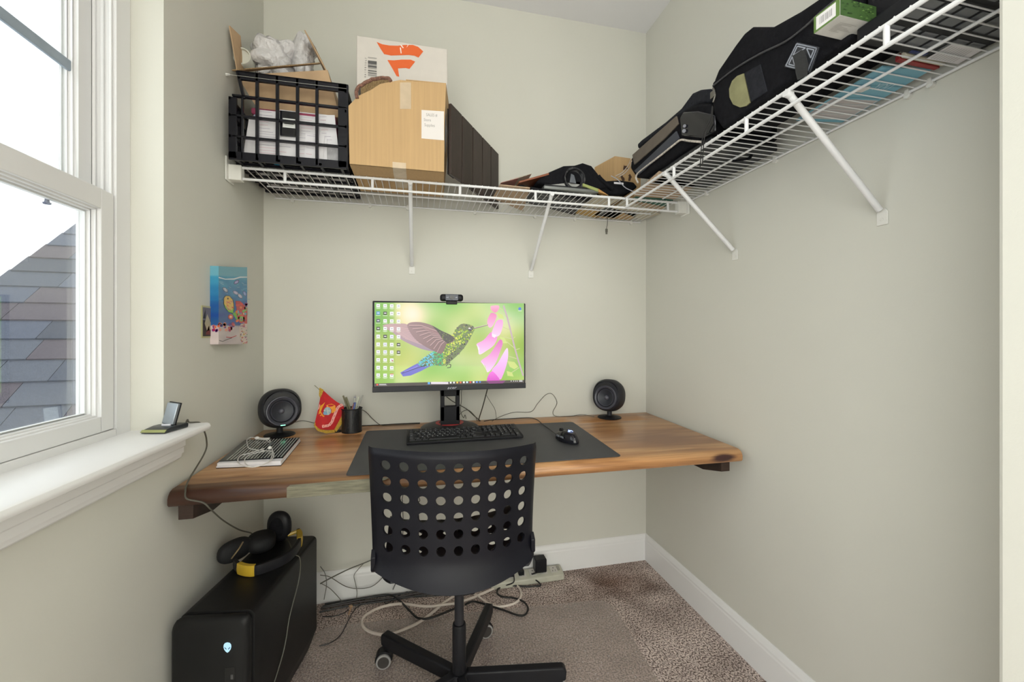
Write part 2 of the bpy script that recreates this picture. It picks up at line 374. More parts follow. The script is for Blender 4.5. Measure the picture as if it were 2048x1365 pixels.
MB().box((-0.750, 0.243, 0.973), (-0.746, 1.136, 1.461)).build('pane', GLASS, ls, smooth=0)
us = sash('upper_sash', -0.800, -0.766, 1.468, 2.088, 0.040, 0.036)
MB().box((-0.790, 0.243, 1.505), (-0.786, 1.136, 2.055)).build('pane', GLASS, us, smooth=0)
MB().box((-0.785, 0.243, 1.768), (-0.777, 1.136, 1.792)).build('muntin', mat('muntin_backlit_shade', (0.30, 0.36, 0.42), 0.5), us, bevel=0.002)  # blue-grey colour paints the backlit shade onto a white muntin
m = MB().tube([(-0.745, 0.60, 1.507), (-0.745, 0.60, 1.512)], 0.012, 14).box((-0.752, 0.595, 1.505), (-0.730, 0.635, 1.516)); m.build('sash_lock', VINYL, ls, bevel=0.002)
# stool and apron
sp = [(-0.722, 0.900), (-0.579, 0.900), (-0.5735, 0.903), (-0.571, 0.908), (-0.571, 0.913), (-0.5735, 0.918), (-0.579, 0.921), (-0.722, 0.921)]
m = MB().prism([(x, WY0, z) for x, z in sp], (0, WY1-WY0, 0))
sp2 = [(XL+0.0002 if x < -0.7 else x, z) for x, z in sp]
m.prism([(x, WY1, z) for x, z in sp2], (0, 0.070, 0)).prism([(x, WY0-0.15, z) for x, z in sp2], (0, 0.15, 0))
struct(m.build('trim_1', TRIM, smooth=30))
ap = [(XL, 0.829), (-0.638, 0.829), (-0.631, 0.835), (-0.629, 0.845), (-0.625, 0.847), (-0.625, 0.862), (-0.621, 0.866), (-0.621, 0.900), (XL, 0.900)]
m = MB().prism([(x, 0.05, z) for x, z in ap], (0, 1.225, 0))
struct(m.build('trim_2', TRIM, smooth=25))
# small dark charm hanging from the meeting rail outside the glass
hk = P(94, 396, 'X', -0.757)
setp(MB().tube([hk+Vector((0,0,0.008)), hk], 0.0012, 6).tube([hk, hk-Vector((0,0,0.010))], [0.003, 0.0045], 10).tube([hk-Vector((0,0,0.010)), hk-Vector((0,0,0.013))], [0.007, 0.006], 10)
     .build('window_hook', mat('blue_grey_rubber', (0.05, 0.07, 0.16), 0.5)), 'tiny blue-grey rubber hook hanging under the meeting rail of the window', 'hook')

# ------------------------------------------------------------------ neighbouring shingle roof
def build_roof():
    a = Vector((3.185, 0.306, 0)).normalized(); pitch = math.radians(42)
    perp = Vector((-a.y, a.x, 0)); upv = perp * math.cos(pitch) + Vector((0, 0, math.sin(pitch))); nrm = a.cross(upv)
    r0 = ray(77, 680); p0 = EYE + r0 * (2.6 / r0.y)
    def hit(x, y):
        v = ray(x, y); t = (p0 - EYE).dot(nrm) / v.dot(nrm); q = EYE + v*t - p0
        return q.dot(a), q.dot(upv)
    (s0, t0), (s1, t1) = hit(0, 565), hit(155, 455)
    _, tb = hit(100, 905)
    m = MB(); cols = [mat('shingle_%s' % n, c, 0.95, var=0.35, scale=260, bump=0.7, bscale=300) for n, c in
            (('slate', (0.092,0.104,0.136)), ('blue', (0.104,0.118,0.160)), ('plum', (0.118,0.102,0.120)), ('grey', (0.120,0.132,0.164)), ('dark', (0.078,0.086,0.112)))]
    ex = 0.150; k0 = int(tb/ex) - 3; k1 = int(t1/ex) + 6
    def P3(s_, t_, h): return p0 + a*s_ + upv*t_ + nrm*h
    for k in range(k0, k1):
        t = k*ex; edge = s0 + (s1-s0)*(t-t0)/(t1-t0) - 0.02
        s_ = edge; first = True
        while s_ < 2.4:
            w = random.uniform(0.14, 0.34); m.mat(random.choice(cols)); e = min(s_+w, 2.4)
            sk = -0.0
            m.add([P3(s_+0.0015, t, 0.010), P3(e-0.0015, t, 0.010), P3(e-0.0015+sk, t+ex+0.02, 0.0), P3(s_+0.0015+sk, t+ex+0.02, 0.0),
                   P3(s_+0.0015, t, -0.004), P3(e-0.0015, t, -0.004), P3(e-0.0015, t+ex+0.02, -0.006), P3(s_+0.0015, t+ex+0.02, -0.006)],
                  [(0,1,2,3),(4,7,6,5),(0,4,5,1),(1,5,6,2),(2,6,7,3),(3,7,4,0)])
            s_ = e
    o = m.build('neighbouring_roof', None, smooth=0)
    setp(o, 'blue-grey shingled roof of the next gable, seen through the lower window panes', 'roof')
    # the deck under the shingles
    d = MB().add([P3(s0+(s1-s0)*(k0*ex-t0)/(t1-t0), k0*ex, -0.012), P3(2.4, k0*ex, -0.012), P3(2.4, k1*ex, -0.012), P3(s0+(s1-s0)*(k1*ex-t0)/(t1-t0), k1*ex, -0.012)], [(0,1,2,3)])
    d.build('roof_deck', mat('roof_deck', (0.05, 0.05, 0.06), 0.9), o, solid=0.008)
build_roof()

# ------------------------------------------------------------------ wire shelves
ZD = 1.752      # top of the deck wires
def shelf(name, label, ax, u0, u1, front, rear, ups, brs, clips, endcap):
    """ax 'X': runs along X at the back wall, ax 'Y': runs along Y at the right wall; front/rear are the other coordinate"""
    if ax == 'X': pt = lambda u, v, z: Vector((u, v, z))
    else: pt = lambda u, v, z: Vector((v, u, z))
    sgn = 1 if rear > front else -1
    rt = root(name, label, 'shelf', pt((u0+u1)/2, rear, ZD), group='white wire wall shelves')
    m = MB(); n = int((u1-u0)/0.0254)
    for i in range(n+1):
        u = u0 + 0.004 + i*0.0254
        if u < (u1 if ax == 'X' else u1-0.025): m.tube([pt(u, front - sgn*0.002, ZD+0.0008), pt(u, rear - sgn*0.006, ZD-0.0012)], 0.0015, 6)
    m.build('deck_wires', WIREW, rt)
    MB().tube([pt(u0, front, ZD-0.004), pt(u1, front, ZD-0.004)], 0.0048, 10).build('front_rail', WIREW, rt)
    MB().tube([pt(u0, front, ZD-0.043), pt(u1, front, ZD-0.043)], 0.0046, 10).build('lip_rail', WIREW, rt)
    mid = front + (rear-front)*0.53
    MB().tube([pt(u0+0.02, mid, ZD-0.005), pt(u1-(0.03 if ax == 'X' else 0.03), mid, ZD-0.005)], 0.0034, 8).build('middle_rail', WIREW, rt)
    MB().tube([pt(u0, rear-sgn*0.007, ZD-0.005), pt(u1-(0 if ax == 'X' else 0.03), rear-sgn*0.007, ZD-0.005)], 0.0034, 8).build('rear_rail', WIREW, rt)
    for u in ups:
        MB().tube([pt(u, front, ZD-0.004), pt(u, front, ZD-0.043)], 0.0052, 10).build('lip_post', WIREW, rt)
    for u, zf in brs:
        b = MB().tube([pt(u, front+sgn*0.002, ZD-0.009), pt(u, rear-sgn*0.012, zf+0.02)], 0.0078, 12).tube([pt(u, front-sgn*0.006, ZD-0.010), pt(u, front+sgn*0.01, ZD-0.014)], 0.0088, 12)
        b = b.build('support_brace', WIREW, rt)
        f = MB().prism([pt(u+a*0.013, rear-sgn*0.0005, zf+z) for a, z in ((-1,-0.018),(1,-0.018),(1,0.014),(0.5,0.024),(-0.5,0.024),(-1,0.014))], pt(0, -sgn*0.0035, 0)-pt(0,0,0))
        f.tube([pt(u, rear-sgn*0.004, zf-0.004), pt(u, rear-sgn*0.006, zf-0.004)], 0.004, 10)
        f.build('brace_foot', WHITEP, b, bevel=0.0012)
    for u in clips:
        MB().tube([pt(u, rear-sgn*0.0005, ZD-0.012), pt(u, rear-sgn*0.011, ZD-0.012)], 0.007, 12).box(*[tuple(pt(*q)) for q in sorted([(u-0.004, min(rear-sgn*0.002, rear-sgn*0.012), ZD-0.012), (u+0.004, max(rear-sgn*0.002, rear-sgn*0.012), ZD+0.002)])]).build('wall_clip', WHITEP, rt)
    for u, s2 in endcap:
        w = 0.044
        q = [pt(u, front-0.012*sgn*-1-0.012*0, 0)]
        a = pt(min(u, u+s2*w), min(front-0.014, front+0.016), ZD-0.052); b = pt(max(u, u+s2*w), max(front-0.014, front+0.016), ZD+0.0015)
        e = MB().box(tuple(a), tuple(b))
        a = pt(min(u, u+s2*0.006), front-0.030, ZD-0.058); b = pt(max(u, u+s2*0.006), front+0.030, ZD+0.024)
        e.box(tuple(a), tuple(b)); e.build('end_bracket', WHITEP, rt, bevel=0.004)
    return rt
SF = 1.592
shelf('wire_shelf', 'white wire shelf along the back wall carrying the black crate and the cardboard boxes', 'X', -0.603, 1.112, SF, YB,
      [P(x, y, 'Y', SF).x for x, y in ((570, 355), (745, 370), (920, 380), (1071, 395), (1218, 405))] + [1.06], [(-0.036, 1.461), (0.527, 1.461)],
      [P(x, 410, 'Y', 1.91).x for x in (585, 740, 815, 950, 1070, 1150, 1262)], [(XL+0.0005, 1), (XR-0.0005, -1)])
shelf('wire_shelf', 'white wire shelf climbing along the right wall carrying the black bags', 'Y', 0.447, 1.585, 0.855, XR,
      [P(x, y, 'X', 0.855).y for x, y in ((1348, 350), (1493, 245), (1773, 62))] + [1.575], [(0.803, 1.463), (1.300, 1.463)],
      [0.70, 0.745, 0.95, 1.12, 1.45], [])

# ------------------------------------------------------------------ desk
ZT = 0.762
WOODTOP = wood_mat('live_edge_desk_wood', (0.19, 0.080, 0.030, 1), (0.44, 0.215, 0.085, 1), (0.62, 0.365, 0.17, 1),
    knot=[((0.775, -0.005, 0.742), (0.085, 0.03, 0.03), (0.05, 0.014, 0.012, 1), 0.35),
          ((-1.0, -0.03, 0.72), (1.15, 0.15, 0.18), (0.042, 0.015, 0.008, 1), 0.75),
          ((0.66, 0.20, 0.76), (0.26, 0.16, 0.2), (0.25, 0.125, 0.070, 1), 0.8)])
WALNUT = wood_mat('dark_bracket_wood', (0.014, 0.006, 0.004, 1), (0.026, 0.012, 0.007, 1), (0.042, 0.020, 0.012, 1), coat=0.0, rough=0.6)
desk = root('desk', 'wall-mounted slab desk of reddish brown wood under the monitor', 'desk', (0.25, 1.215, 0))
DX0, DX1 = -0.632, 1.102
def desk_plank(m, y0, y1, front):
    def xl(y): return DX0 + (-0.6455-DX0)*(y-1.215)/(1.916-1.215)
    def xr(y): return DX1 + (1.1475-DX1)*(y-1.215)/(1.916-1.215)
    if front: pr = [(0.004, 0.722), (-0.001, 0.728), (-0.001, 0.742), (0.003, 0.751), (0.010, 0.758), (0.022, ZT), (None, ZT), (None, 0.722)]
    else: pr = [(0, 0.722), (0, ZT-0.001), (0.001, ZT), (None, ZT), (None, 0.722)]
    n = 28; vs = []
    for i in range(n+1):
        t = i/n; wob = 0.003*noise.noise(Vector((t*9, y0*5, 0))) if front else 0
        for dy, z in pr:
            y = y1 if dy is None else y0 + dy + wob
            vs.append((xl(y) + (xr(y)-xl(y))*t, y, z))
    k = len(pr)
    m.add(vs, [(i*k+j, i*k+(j+1) % k, (i+1)*k+(j+1) % k, (i+1)*k+j) for i in range(n) for j in range(k)] + [list(range(k))[::-1], [n*k+j for j in range(k)]])
m = MB(); desk_plank(m, 1.215, 1.7485, True); desk_plank(m, 1.7505, 1.916, False)
m.build('desktop', WOODTOP, desk, smooth=45)
m = MB().box((-0.352, 1.2105, 0.7225), (-0.115, 1.2145, 0.7515)); m.add([(-0.352,1.2105,0.7515),(-0.10,1.2105,0.7515),(-0.08,1.218,0.7575),(-0.345,1.216,0.7565)], [(0,1,2,3)])
m.build('edge_repair_strip', mat('grey_green_weathered_wood', (0.165, 0.155, 0.105), 0.7, var=0.3, scale=3, stretch=(6, 60, 60), bump=0.4, bscale=20), desk, label='grey-green patched piece of the front edge')
for x0, x1 in ((-0.612, -0.578), (1.032, 1.066)):
    m = MB().prism([(x0, y, z) for y, z in ((1.2335 if x0 > 0 else 1.222, 0.722), (1.2335 if x0 > 0 else 1.222, 0.685), (1.33, 0.662), (1.60, 0.662), (1.60, 0.722))], (x1-x0, 0, 0))
    m.build('support_bracket', WALNUT, desk, bevel=0.001)

# desk mat
c = [P(x, y, 'Z', 0.765) for x, y in ((690, 953), (1250, 916), (1145, 844), (733, 862))]
def rounded(pts, r, n=6):
    out = []
    for i, p in enumerate(pts):
        a = (pts[i-1]-p).normalized(); b = (pts[(i+1) % len(pts)]-p).normalized()
        p0, p1 = p+a*r, p+b*r
        for k in range(n+1):
            t = k/n; out.append(p0*(1-t)**2 + p*2*t*(1-t) + p1*t*t)
    return out
c[0].y = max(c[0].y, 1.236); c[1].y = max(c[1].y, 1.236); c[2].y -= 0.0
pad = rounded([Vector((p.x, p.y, ZT+0.0003)) for p in c], 0.018)
setp(MB().prism(pad, (0, 0, 0.0026)).build('desk_mat', mat('matte_black_mat', (0.046, 0.046, 0.050), 0.55, var=0.12, scale=10, bump=0.15, bscale=900), bevel=0.0008), 'large matte black desk mat lying under the keyboard and mouse', 'desk mat')
ZM = ZT + 0.0031

# ------------------------------------------------------------------ monitor
MY = 1.66
def mp(x, y, yy=MY): return P(x, y, 'Y', yy)
tl, br = mp(745, 602), mp(1051, 777)
mx0, mx1, mz0, mz1 = tl.x, mp(1051, 608).x, mp(897, 781).z, mp(745, 602).z
mon = root('monitor', 'wide black computer monitor showing a hummingbird wallpaper on the desk', 'monitor', (0.126, 1.79, ZT))
m = MB().mat(BLACKP).box((mx0, MY, mz0), (mx1, MY+0.018, mz1)); m.box((mx0+0.12, MY+0.016, mz0+0.05), (mx1-0.12, MY+0.05, mz1-0.06))
m.build('housing', None, mon, bevel=0.003)
MB().box((mx0, MY-0.006, mz0), (mx1, MY+0.001, mz0+0.022)).build('lower_bezel', DARKP, mon, bevel=0.0015)
pb = Paint(plane_fn((0, MY-0.0065, 0), (1, 0, 0), (0, 0, 1)), (0, -1, 0))
pb.text('acer', mp(904, 777).x, mz0+0.0105, 0.016, (190, 190, 200), 1, sx=1.3, shear=0.25)
pb.build('maker_logo', PRINT, mon, label='pale lettering acer')
# the lit panel; coordinates below are those of the picture on the screen
sx0, sx1, sz0, sz1 = mx0+0.008, mx1-0.007, mz0+0.022, mz1-0.008
def scr(cx, cy):
    u = (cx-110)/1805.0; top = 152+u*20; bot = 1178-u*52
    return sx0+(sx1-sx0)*u, sz1+(sz0-sz1)*(cy-top)/(bot-top)
MB().box((sx0-0.002, MY-0.0012, sz0-0.001), (sx1+0.002, MY+0.001, sz1+0.002)).build('screen_glass', BLACKG, mon)
pt = Paint(lambda a, b: Vector((scr(a, b)[0], MY-0.0016, scr(a, b)[1])), (0, -1, 0), 0.00006)
def bg(x, y):
    u, v = (x-110)/1805, (y-150)/1020
    n = noise.noise(Vector((u*5.2, v*3.2, 1.7))); n2 = noise.noise(Vector((u*3+7, v*3, 4.2)))
    r = 150+60*n+30*math.sin(v*3); g = 196+24*n+8*n2; b_ = 105+55*n+40*n2
    if v > 0.75: r += 30*(v-0.75)*4; g += 8
    if u < 0.12: r -= 25; g -= 12; b_ -= 25
    w = math.exp(-((u-0.24)/0.10)**2-((v-0.10)/0.22)**2); r += 70*w; g += 22*w; b_ += 80*w
    return tuple(max(0, min(255, k)) for k in (r, g, b_))
pt.grid(110, 148, 1915, 1180, 60, 34, bg, 0)
# the bell-shaped flowers and their stem
st = [(1650,175),(1700,330),(1745,500),(1790,680),(1840,850),(1905,1040)]
pt.line(st, 20, (190,165,175), 1)
for a, b_ in (((1695,320),(1620,250)),((1740,480),(1640,440)),((1790,700),(1690,620)),((1800,720),(1860,705)),((1720,350),(1755,325)),((1820,830),(1720,800)),((1850,940),(1740,1010)),((1640,230),(1590,200)),((1770,590),(1650,560)),((1760,590),(1800,560))):
    pt.line([a, b_], 9, (196,200,140), 1)
for q in ([(1600,560),(1660,570),(1700,640),(1640,640)],[(1700,860),(1790,870),(1840,930),(1790,960),(1730,930)],[(1690,980),(1760,1000),(1780,1050),(1700,1040)],[(1560,260),(1640,290),(1660,340),(1590,330)]):
    pt.poly(q, (200,214,120), 2)
def smooth_poly(pts, k=4):
    n = len(pts); v = [Vector((p[0], p[1], 0)) for p in pts]; out = []
    for i in range(n):
        z, a, b, w = v[i-1], v[i], v[(i+1) % n], v[(i+2) % n]
        for j in range(k):
            t = j/k; q = 0.5*((b-z)*t + 2*a + (2*z-5*a+4*b-w)*t*t + (3*a-z-3*b+w)*t*t*t); out.append((q.x, q.y))
    return out
def bell(pts, c1, c2, l):
    pts = smooth_poly(pts)
    ys = [p[1] for p in pts]
    pt.poly(pts, lambda x, y: tuple(c1[i]+(c2[i]-c1[i])*(y-min(ys))/(max(ys)-min(ys)) for i in range(3)), l)
bell([(1500,180),(1590,178),(1585,230),(1545,265),(1500,240),(1485,200)], (250,170,200), (235,130,175), 2)
bell([(1500,265),(1560,290),(1550,350),(1510,430),(1475,448),(1450,420),(1445,360),(1470,300)], (226,120,180), (248,178,216), 3)
bell([(1570,360),(1635,355),(1640,430),(1600,540),(1530,560),(1500,520),(1530,430)], (238,150,212), (250,205,232), 4)
bell([(1500,500),(1570,560),(1530,660),(1440,730),(1345,780),(1330,700),(1312,650),(1400,600)], (226,120,198), (250,205,238), 3)
bell([(1600,600),(1640,640),(1600,760),(1540,900),(1450,1000),(1420,920),(1365,860),(1480,770)], (214,96,178), (252,208,244), 4)
bell([(1690,700),(1710,780),(1690,900),(1640,1040),(1600,1085),(1500,985),(1580,880)], (250,208,244), (236,150,226), 5)
bell([(1500,985),(1600,1085),(1560,1110),(1440,1100)], (240,110,220), (210,60,190), 6)
for q in ([(1345,780),(1312,650),(1345,700)],[(1450,1000),(1365,855),(1400,900)],[(1500,520),(1560,540),(1540,575),(1505,560)]): pt.poly(q, (255,225,245), 7)
# the hummingbird
far = [(200,430),(330,405),(490,418),(560,560),(740,700),(785,742),(640,712),(430,612),(320,520)]
far = smooth_poly(far); pt.poly(far, lambda x, y: (185-35*(y-405)/340, 150-20*(y-405)/340, 150), 1)
for k in range(9): pt.line([(230+k*28, 425+k*20), (500+k*25, 470+k*26)], 6, (205,165,165), 2)
tail = [(600,890),(500,945),(400,1005),(432,1052),(520,1040),(640,985),(770,912),(700,900)]
pt.poly(tail, (98,98,196), 2); pt.line([(420,1012),(560,960),(720,905)], 8, (40,38,90), 3); pt.line([(440,1000),(600,925)], 10, (130,120,220), 3)
body = [(1285,455),(1245,420),(1165,402),(1105,415),(1055,475),(1015,535),(960,590),(920,660),(880,735),(790,745),(680,820),(610,885),(650,932),(780,915),(900,918),(960,888),(1060,805),(1160,695),(1225,590),(1272,500)]
def inside(p, q):
    r = False; j = len(q)-1
    for i in range(len(q)):
        if (q[i][1] > p[1]) != (q[j][1] > p[1]) and p[0] < (q[j][0]-q[i][0])*(p[1]-q[i][1])/(q[j][1]-q[i][1])+q[i][0]: r = not r
        j = i
    return r
body = smooth_poly(body); pt.poly(body, (95,115,60), 3)
rb = random.Random(3)
for k in range(1500):
    x, y = rb.uniform(600,1290), rb.uniform(400,935)
    if not inside((x, y), body): continue
    d = (x-820)*0.62+(y-560)*0.78      # distance towards the dark belly side
    if y > 740 and x < 900: c_ = rb.choice([(90,190,215),(80,200,190),(120,200,230),(60,165,190)]) if x < 790 else rb.choice([(40,170,130),(60,190,120),(30,120,100),(90,200,110)])
    elif d > 270 and x > 930: c_ = rb.choice([(60,58,52),(90,84,78),(40,42,40),(110,104,92)])
    elif y < 470: c_ = rb.choice([(90,80,70),(120,110,60),(70,66,58),(150,150,70)])
    else: c_ = rb.choice([(170,200,40),(200,215,60),(110,150,40),(60,90,40),(140,180,50),(220,220,90)])
    s_ = rb.uniform(8,15); a = rb.uniform(0.5,1.1)
    pt.poly([(x-s_*math.cos(a),y-s_*math.sin(a)),(x+s_*0.5,y-s_*0.4),(x+s_*math.cos(a),y+s_*math.sin(a)),(x-s_*0.5,y+s_*0.4)], c_, 4+k % 3)
wing = [(480,432),(505,395),(570,384),(660,390),(770,425),(880,488),(990,540),(1048,592),(990,640),(940,655),(925,705),(882,770),(820,752),(700,690),(600,620),(528,535)]
pt.poly(smooth_poly(wing), lambda x, y: (150-40*(x-480)/560, 118-40*(x-480)/560, 122-45*(x-480)/560), 8)
for k in range(9):
    t = k/8; pt.line([(500+t*330, 425+t*330), (640+t*240, 425+t*230), (850+t*80, 500+t*110)], 9, (186,150,150), 9); pt.line([(505+t*330, 440+t*318), (640+t*240, 441+t*225), (850+t*80, 512+t*105)], 5, (110,84,92), 9)
pt.poly([(770,425),(880,488),(990,540),(1048,592),(960,650),(900,600),(850,520)], (48,42,40), 10)
for k in range(120):
    x, y = rb.uniform(820,1040), rb.uniform(470,640)
    if inside((x, y), [(810,450),(1048,592),(960,650),(850,540)]): pt.poly([(x-7,y-5),(x+7,y-3),(x+5,y+6)], rb.choice([(30,28,26),(90,110,40),(70,72,60),(140,160,60)]), 11)
pt.poly([(1270,452),(1452,408),(1455,420),(1275,468)], (120,100,92), 9); pt.line([(1280,453),(1450,411)], 5, (215,200,190), 10)
pt.disc(1235,470,26,22,(30,26,30),10); pt.disc(1222,458,14,8,(235,235,225),11); pt.disc(1243,468,7,6,(150,160,170),11)
pt.line([(935,925),(960,895),(995,905),(990,940),(950,945)], 9, (40,36,34), 9)
# icons and task bar
for ci, x in enumerate((150, 228, 303, 380)):
    for ri, y in enumerate((185, 277, 370, 465, 560, 657, 750, 848, 942, 1035)):
        if ci == 3 and ri > 6: continue
        y += ci*1.5; c_ = (240,240,240)
        if (ci, ri) in ((1,1),(1,4),(3,5),(3,6)): c_ = (22,22,26)
        if (ci, ri) == (0,1): c_ = (70,150,200)
        if (ci, ri) == (0,2): c_ = (40,50,80)
        if (ci, ri) == (0,3): c_ = (20,40,20)
        if (ci, ri) == (2,4) or (ci, ri) in ((1,5),(1,6)): c_ = (225,225,250)
        pt.rect(x-20, y-20, x+20, y+20, c_, 12)
        pt.rect(x-11, y-6, x+13, y+5, (170,170,175) if c_[0] > 200 else (225,225,225), 13)
        if (ci, ri) == (2,9): pt.rect(x-20,y-20,x+20,y-12,(220,70,50),13)
        if (ci, ri) == (2,7): pt.rect(x,y,x+16,y+14,(190,60,50),13)
        pt.rect(x-26, y+27, x+26, y+32, (225,232,215), 12); 
        if ri % 3 == 0: pt.rect(x-18, y+36, x+18, y+40, (225,232,215), 12)
pt.disc(1860,215,20,18,(60,110,210),12); pt.rect(1838,238,1884,244,(225,235,220),12)
pt.raw([(110,1137),(1915,1090),(1915,1130),(110,1182)], [(0,1,2,3)], (58,48,44), 14)
pt.raw([(1420,1104),(1680,1096),(1640,1134),(1470,1138)], [(0,1,2,3)], (120,26,110), 15)
pt.rect(720,1120,746,1146,(90,170,240),16); pt.rect(757,1118,965,1144,(225,215,225),16)
for k, c_ in enumerate([(235,235,235),(220,220,220),(235,190,70),(220,110,60),(235,235,235),(200,220,235),(210,60,50),(230,230,235),(90,140,230),(60,120,210)]):
    pt.rect(982+k*40, 1115-k, 1004+k*40, 1137-k, c_, 16)
pt.rect(130,1142,150,1162,(235,80,60),16); pt.rect(160,1144,240,1150,(225,225,225),16); pt.rect(160,1155,250,1160,(190,190,190),16)
for x in (1748,1780,1806,1828): pt.rect(x-6,1100,x+6,1110,(225,225,225),16)
pt.rect(1850,1094,1895,1101,(235,235,235),16); pt.rect(1850,1106,1895,1112,(225,225,225),16)
pt.build('desktop_picture', GLOW, mon, label='lit wallpaper of a green hummingbird feeding at pink bell flowers, with icons and a task bar')
# stand
m = MB().box((0.085, 1.742, 0.800), (0.101, 1.776, 0.955)).box((0.149, 1.742, 0.800), (0.165, 1.776, 0.955)).box((0.085, 1.742, 0.776), (0.165, 1.776, 0.862)).box((0.085, 1.742, 0.905), (0.165, 1.776, 0.955))
m.prism([(0.068, 1.745, 0.955), (0.085, 1.745, 0.925), (0.085, 1.745, 0.965), (0.068, 1.745, 0.965)], (0, 0.03, 0))
m.box((0.06, 1.700, 0.955), (0.19, 1.775, 1.08))
m.build('stand_column', BLACKP, mon, bevel=0.002)
bm_ = Matrix.Translation((0.126, 1.790, ZT))
MB().lathe([(0.124, 0.0005), (0.124, 0.004), (0.118, 0.008), (0.085, 0.018), (0.066, 0.021), (0.05, 0.0225), (0.0, 0.0225)], 56, bm_).build('base', mat('monitor_base', (0.02, 0.02, 0.02), 0.45), mon)
MB().lathe([(0.060, 0.0216), (0.060, 0.0232), (0.047, 0.0240), (0.047, 0.0222)], 56, bm_).build('base_ring', RED, mon, label='red ring around the column foot')
# webcam
wc = mp(903, 600)
w = root('webcam', 'small black webcam clipped on the top edge of the monitor', 'webcam', (wc.x, MY, mz1))
MB().box((wc.x-0.046, MY-0.020, mz1+0.003), (wc.x+0.046, MY+0.014, mz1+0.031)).build('body', BLACKP, w, bevel=0.010, seg=4)
MB().box((wc.x-0.026, MY-0.0225, mz1+0.0045), (wc.x+0.026, MY-0.0195, mz1+0.0295)).build('face_plate', mat('navy_gloss', (0.012, 0.018, 0.04), 0.2), w, bevel=0.003)
MB().tube([(wc.x, MY-0.022, mz1+0.017), (wc.x, MY-0.0265, mz1+0.017)], 0.0085, 24).tube([(wc.x, MY-0.0265, mz1+0.017), (wc.x, MY-0.027, mz1+0.017)], 0.0045, 16).build('lens', BLACKG, w)
MB().box((wc.x-0.022, MY-0.012, mz1-0.010), (wc.x+0.022, MY-0.0070, mz1+0.006)).build('clip', BLACKP, w, bevel=0.002)
pw = Paint(plane_fn((wc.x, MY-0.0227, mz1+0.0175), (1,0,0), (0,0,1)), (0,-1,0)); pw.rect(-0.022,-0.0008,-0.014,0.0008,(190,195,210)); pw.build('marking', PRINT, w)
pw = Paint(plane_fn((wc.x, MY-0.0227, mz1+0.0175), (1,0,0), (0,0,1)), (0,-1,0)); pw.rect(0.014,-0.0008,0.022,0.0008,(190,195,210)); pw.build('marking', PRINT, w)

# ------------------------------------------------------------------ keyboard
kf0, kf1 = P(813, 887, 'Z', 0.774), P(1047, 872, 'Z', 0.774)
ka = math.atan2(kf1.y-kf0.y, kf1.x-kf0.x); kw = (kf1-kf0).length; kd = 0.142
kb = root('keyboard', 'full-size black keyboard with white key legends on the desk mat', 'keyboard', (kf0.x, kf0.y, ZM), ka)
kmat = Matrix.Translation((kf0.x, kf0.y, ZM)) @ Matrix.Rotation(ka, 4, 'Z'); tilt = math.radians(6.5)
ktop = kmat @ Matrix.Translation((0, 0, 0.0085)) @ Matrix.Rotation(tilt, 4, 'X')
m = MB(); m.xf = kmat
m.prism([(0, y, z) for y, z in ((0, 0.0008), (0, 0.0085), (0.003, 0.0108), (kd-0.004, 0.0108+math.tan(tilt)*kd), (kd, 0.009+math.tan(tilt)*kd), (kd, math.tan(tilt)*kd-0.008))], (kw, 0, 0))
m.box((0.03, kd-0.02, 0), (0.06, kd-0.008, 0.012)).box((kw-0.06, kd-0.02, 0), (kw-0.03, kd-0.008, 0.012))
m.build('case', BLACKP, kb, bevel=0.0015)
u = (kw-0.018)/22.6
rows = [("Esc|F1|F2|F3|F4|F5|F6|F7|F8|F9|F10|F11|F12".split('|'), [0,2,3,4,5,6.5,7.5,8.5,9.5,11,12,13,14], [1]*13),
        ("`|1|2|3|4|5|6|7|8|9|0|-|=|Bksp".split('|'), None, [1]*13+[2]),
        ("Tab|Q|W|E|R|T|Y|U|I|O|P|[|]|\\".split('|'), None, [1.5]+[1]*12+[1.5]),
        ("Caps|A|S|D|F|G|H|J|K|L|;|'|Enter".split('|'), None, [1.75]+[1]*11+[2.25]),
        ("Shift|Z|X|C|V|B|N|M|,|.|/|Shift".split('|'), None, [2.25]+[1]*10+[2.75]),
        ("Ctrl|Win|Alt| |Alt|Fn|Ctrl".split('|'), None, [1.25,1.25,1.25,6.25,1.25,1.25,1.5+1])]
LEG = mat('key_legend_white', (0.9, 0.92, 0.95), 0.5)
keys = []
def key(col, row, w_, h_, txt):
    x0 = 0.009+col*u; y0 = kd-0.016-u - row*u*0.985 - (0.004 if row > 0 else 0) + (0 if h_ == 1 else -u*0.985)
    m = MB(); m.xf = ktop; m.mat(BLACKP)
    a = 0.0009; x1 = x0+w_*u; y1 = y0+u*h_
    m.add([(x0+a,y0+a,0.0015),(x1-a,y0+a,0.0015),(x1-a,y1-a,0.0015),(x0+a,y1-a,0.0015),(x0+a+0.002,y0+a+0.0022,0.0068),(x1-a-0.002,y0+a+0.0022,0.0068),(x1-a-0.002,y1-a-0.0015,0.0068),(x0+a+0.002,y1-a-0.0015,0.0068)],
          [(0,3,2,1),(4,5,6,7),(0,1,5,4),(1,2,6,5),(2,3,7,6),(3,0,4,7)])
    if txt.strip():
        vs, fs = text_geo(txt, 0.0088 if len(txt) == 1 else 0.0055); m.mat(LEG)
        m.add([((x0+0.0070+(0 if len(txt) == 1 else 0.002)+a_), y0+u*h_*0.60+b_, 0.00695) for a_, b_ in vs], fs)
    keys.append(m)
for r, (names, pos, ws) in enumerate(rows):
    c_ = 0
    for i, nme in enumerate(names):
        key(pos[i] if pos else c_, r, ws[i], 1, nme); c_ += ws[i]
for i, nme in enumerate(('Prt', 'Scr', 'Brk')): key(15.25+i, 0, 1, 1, nme)
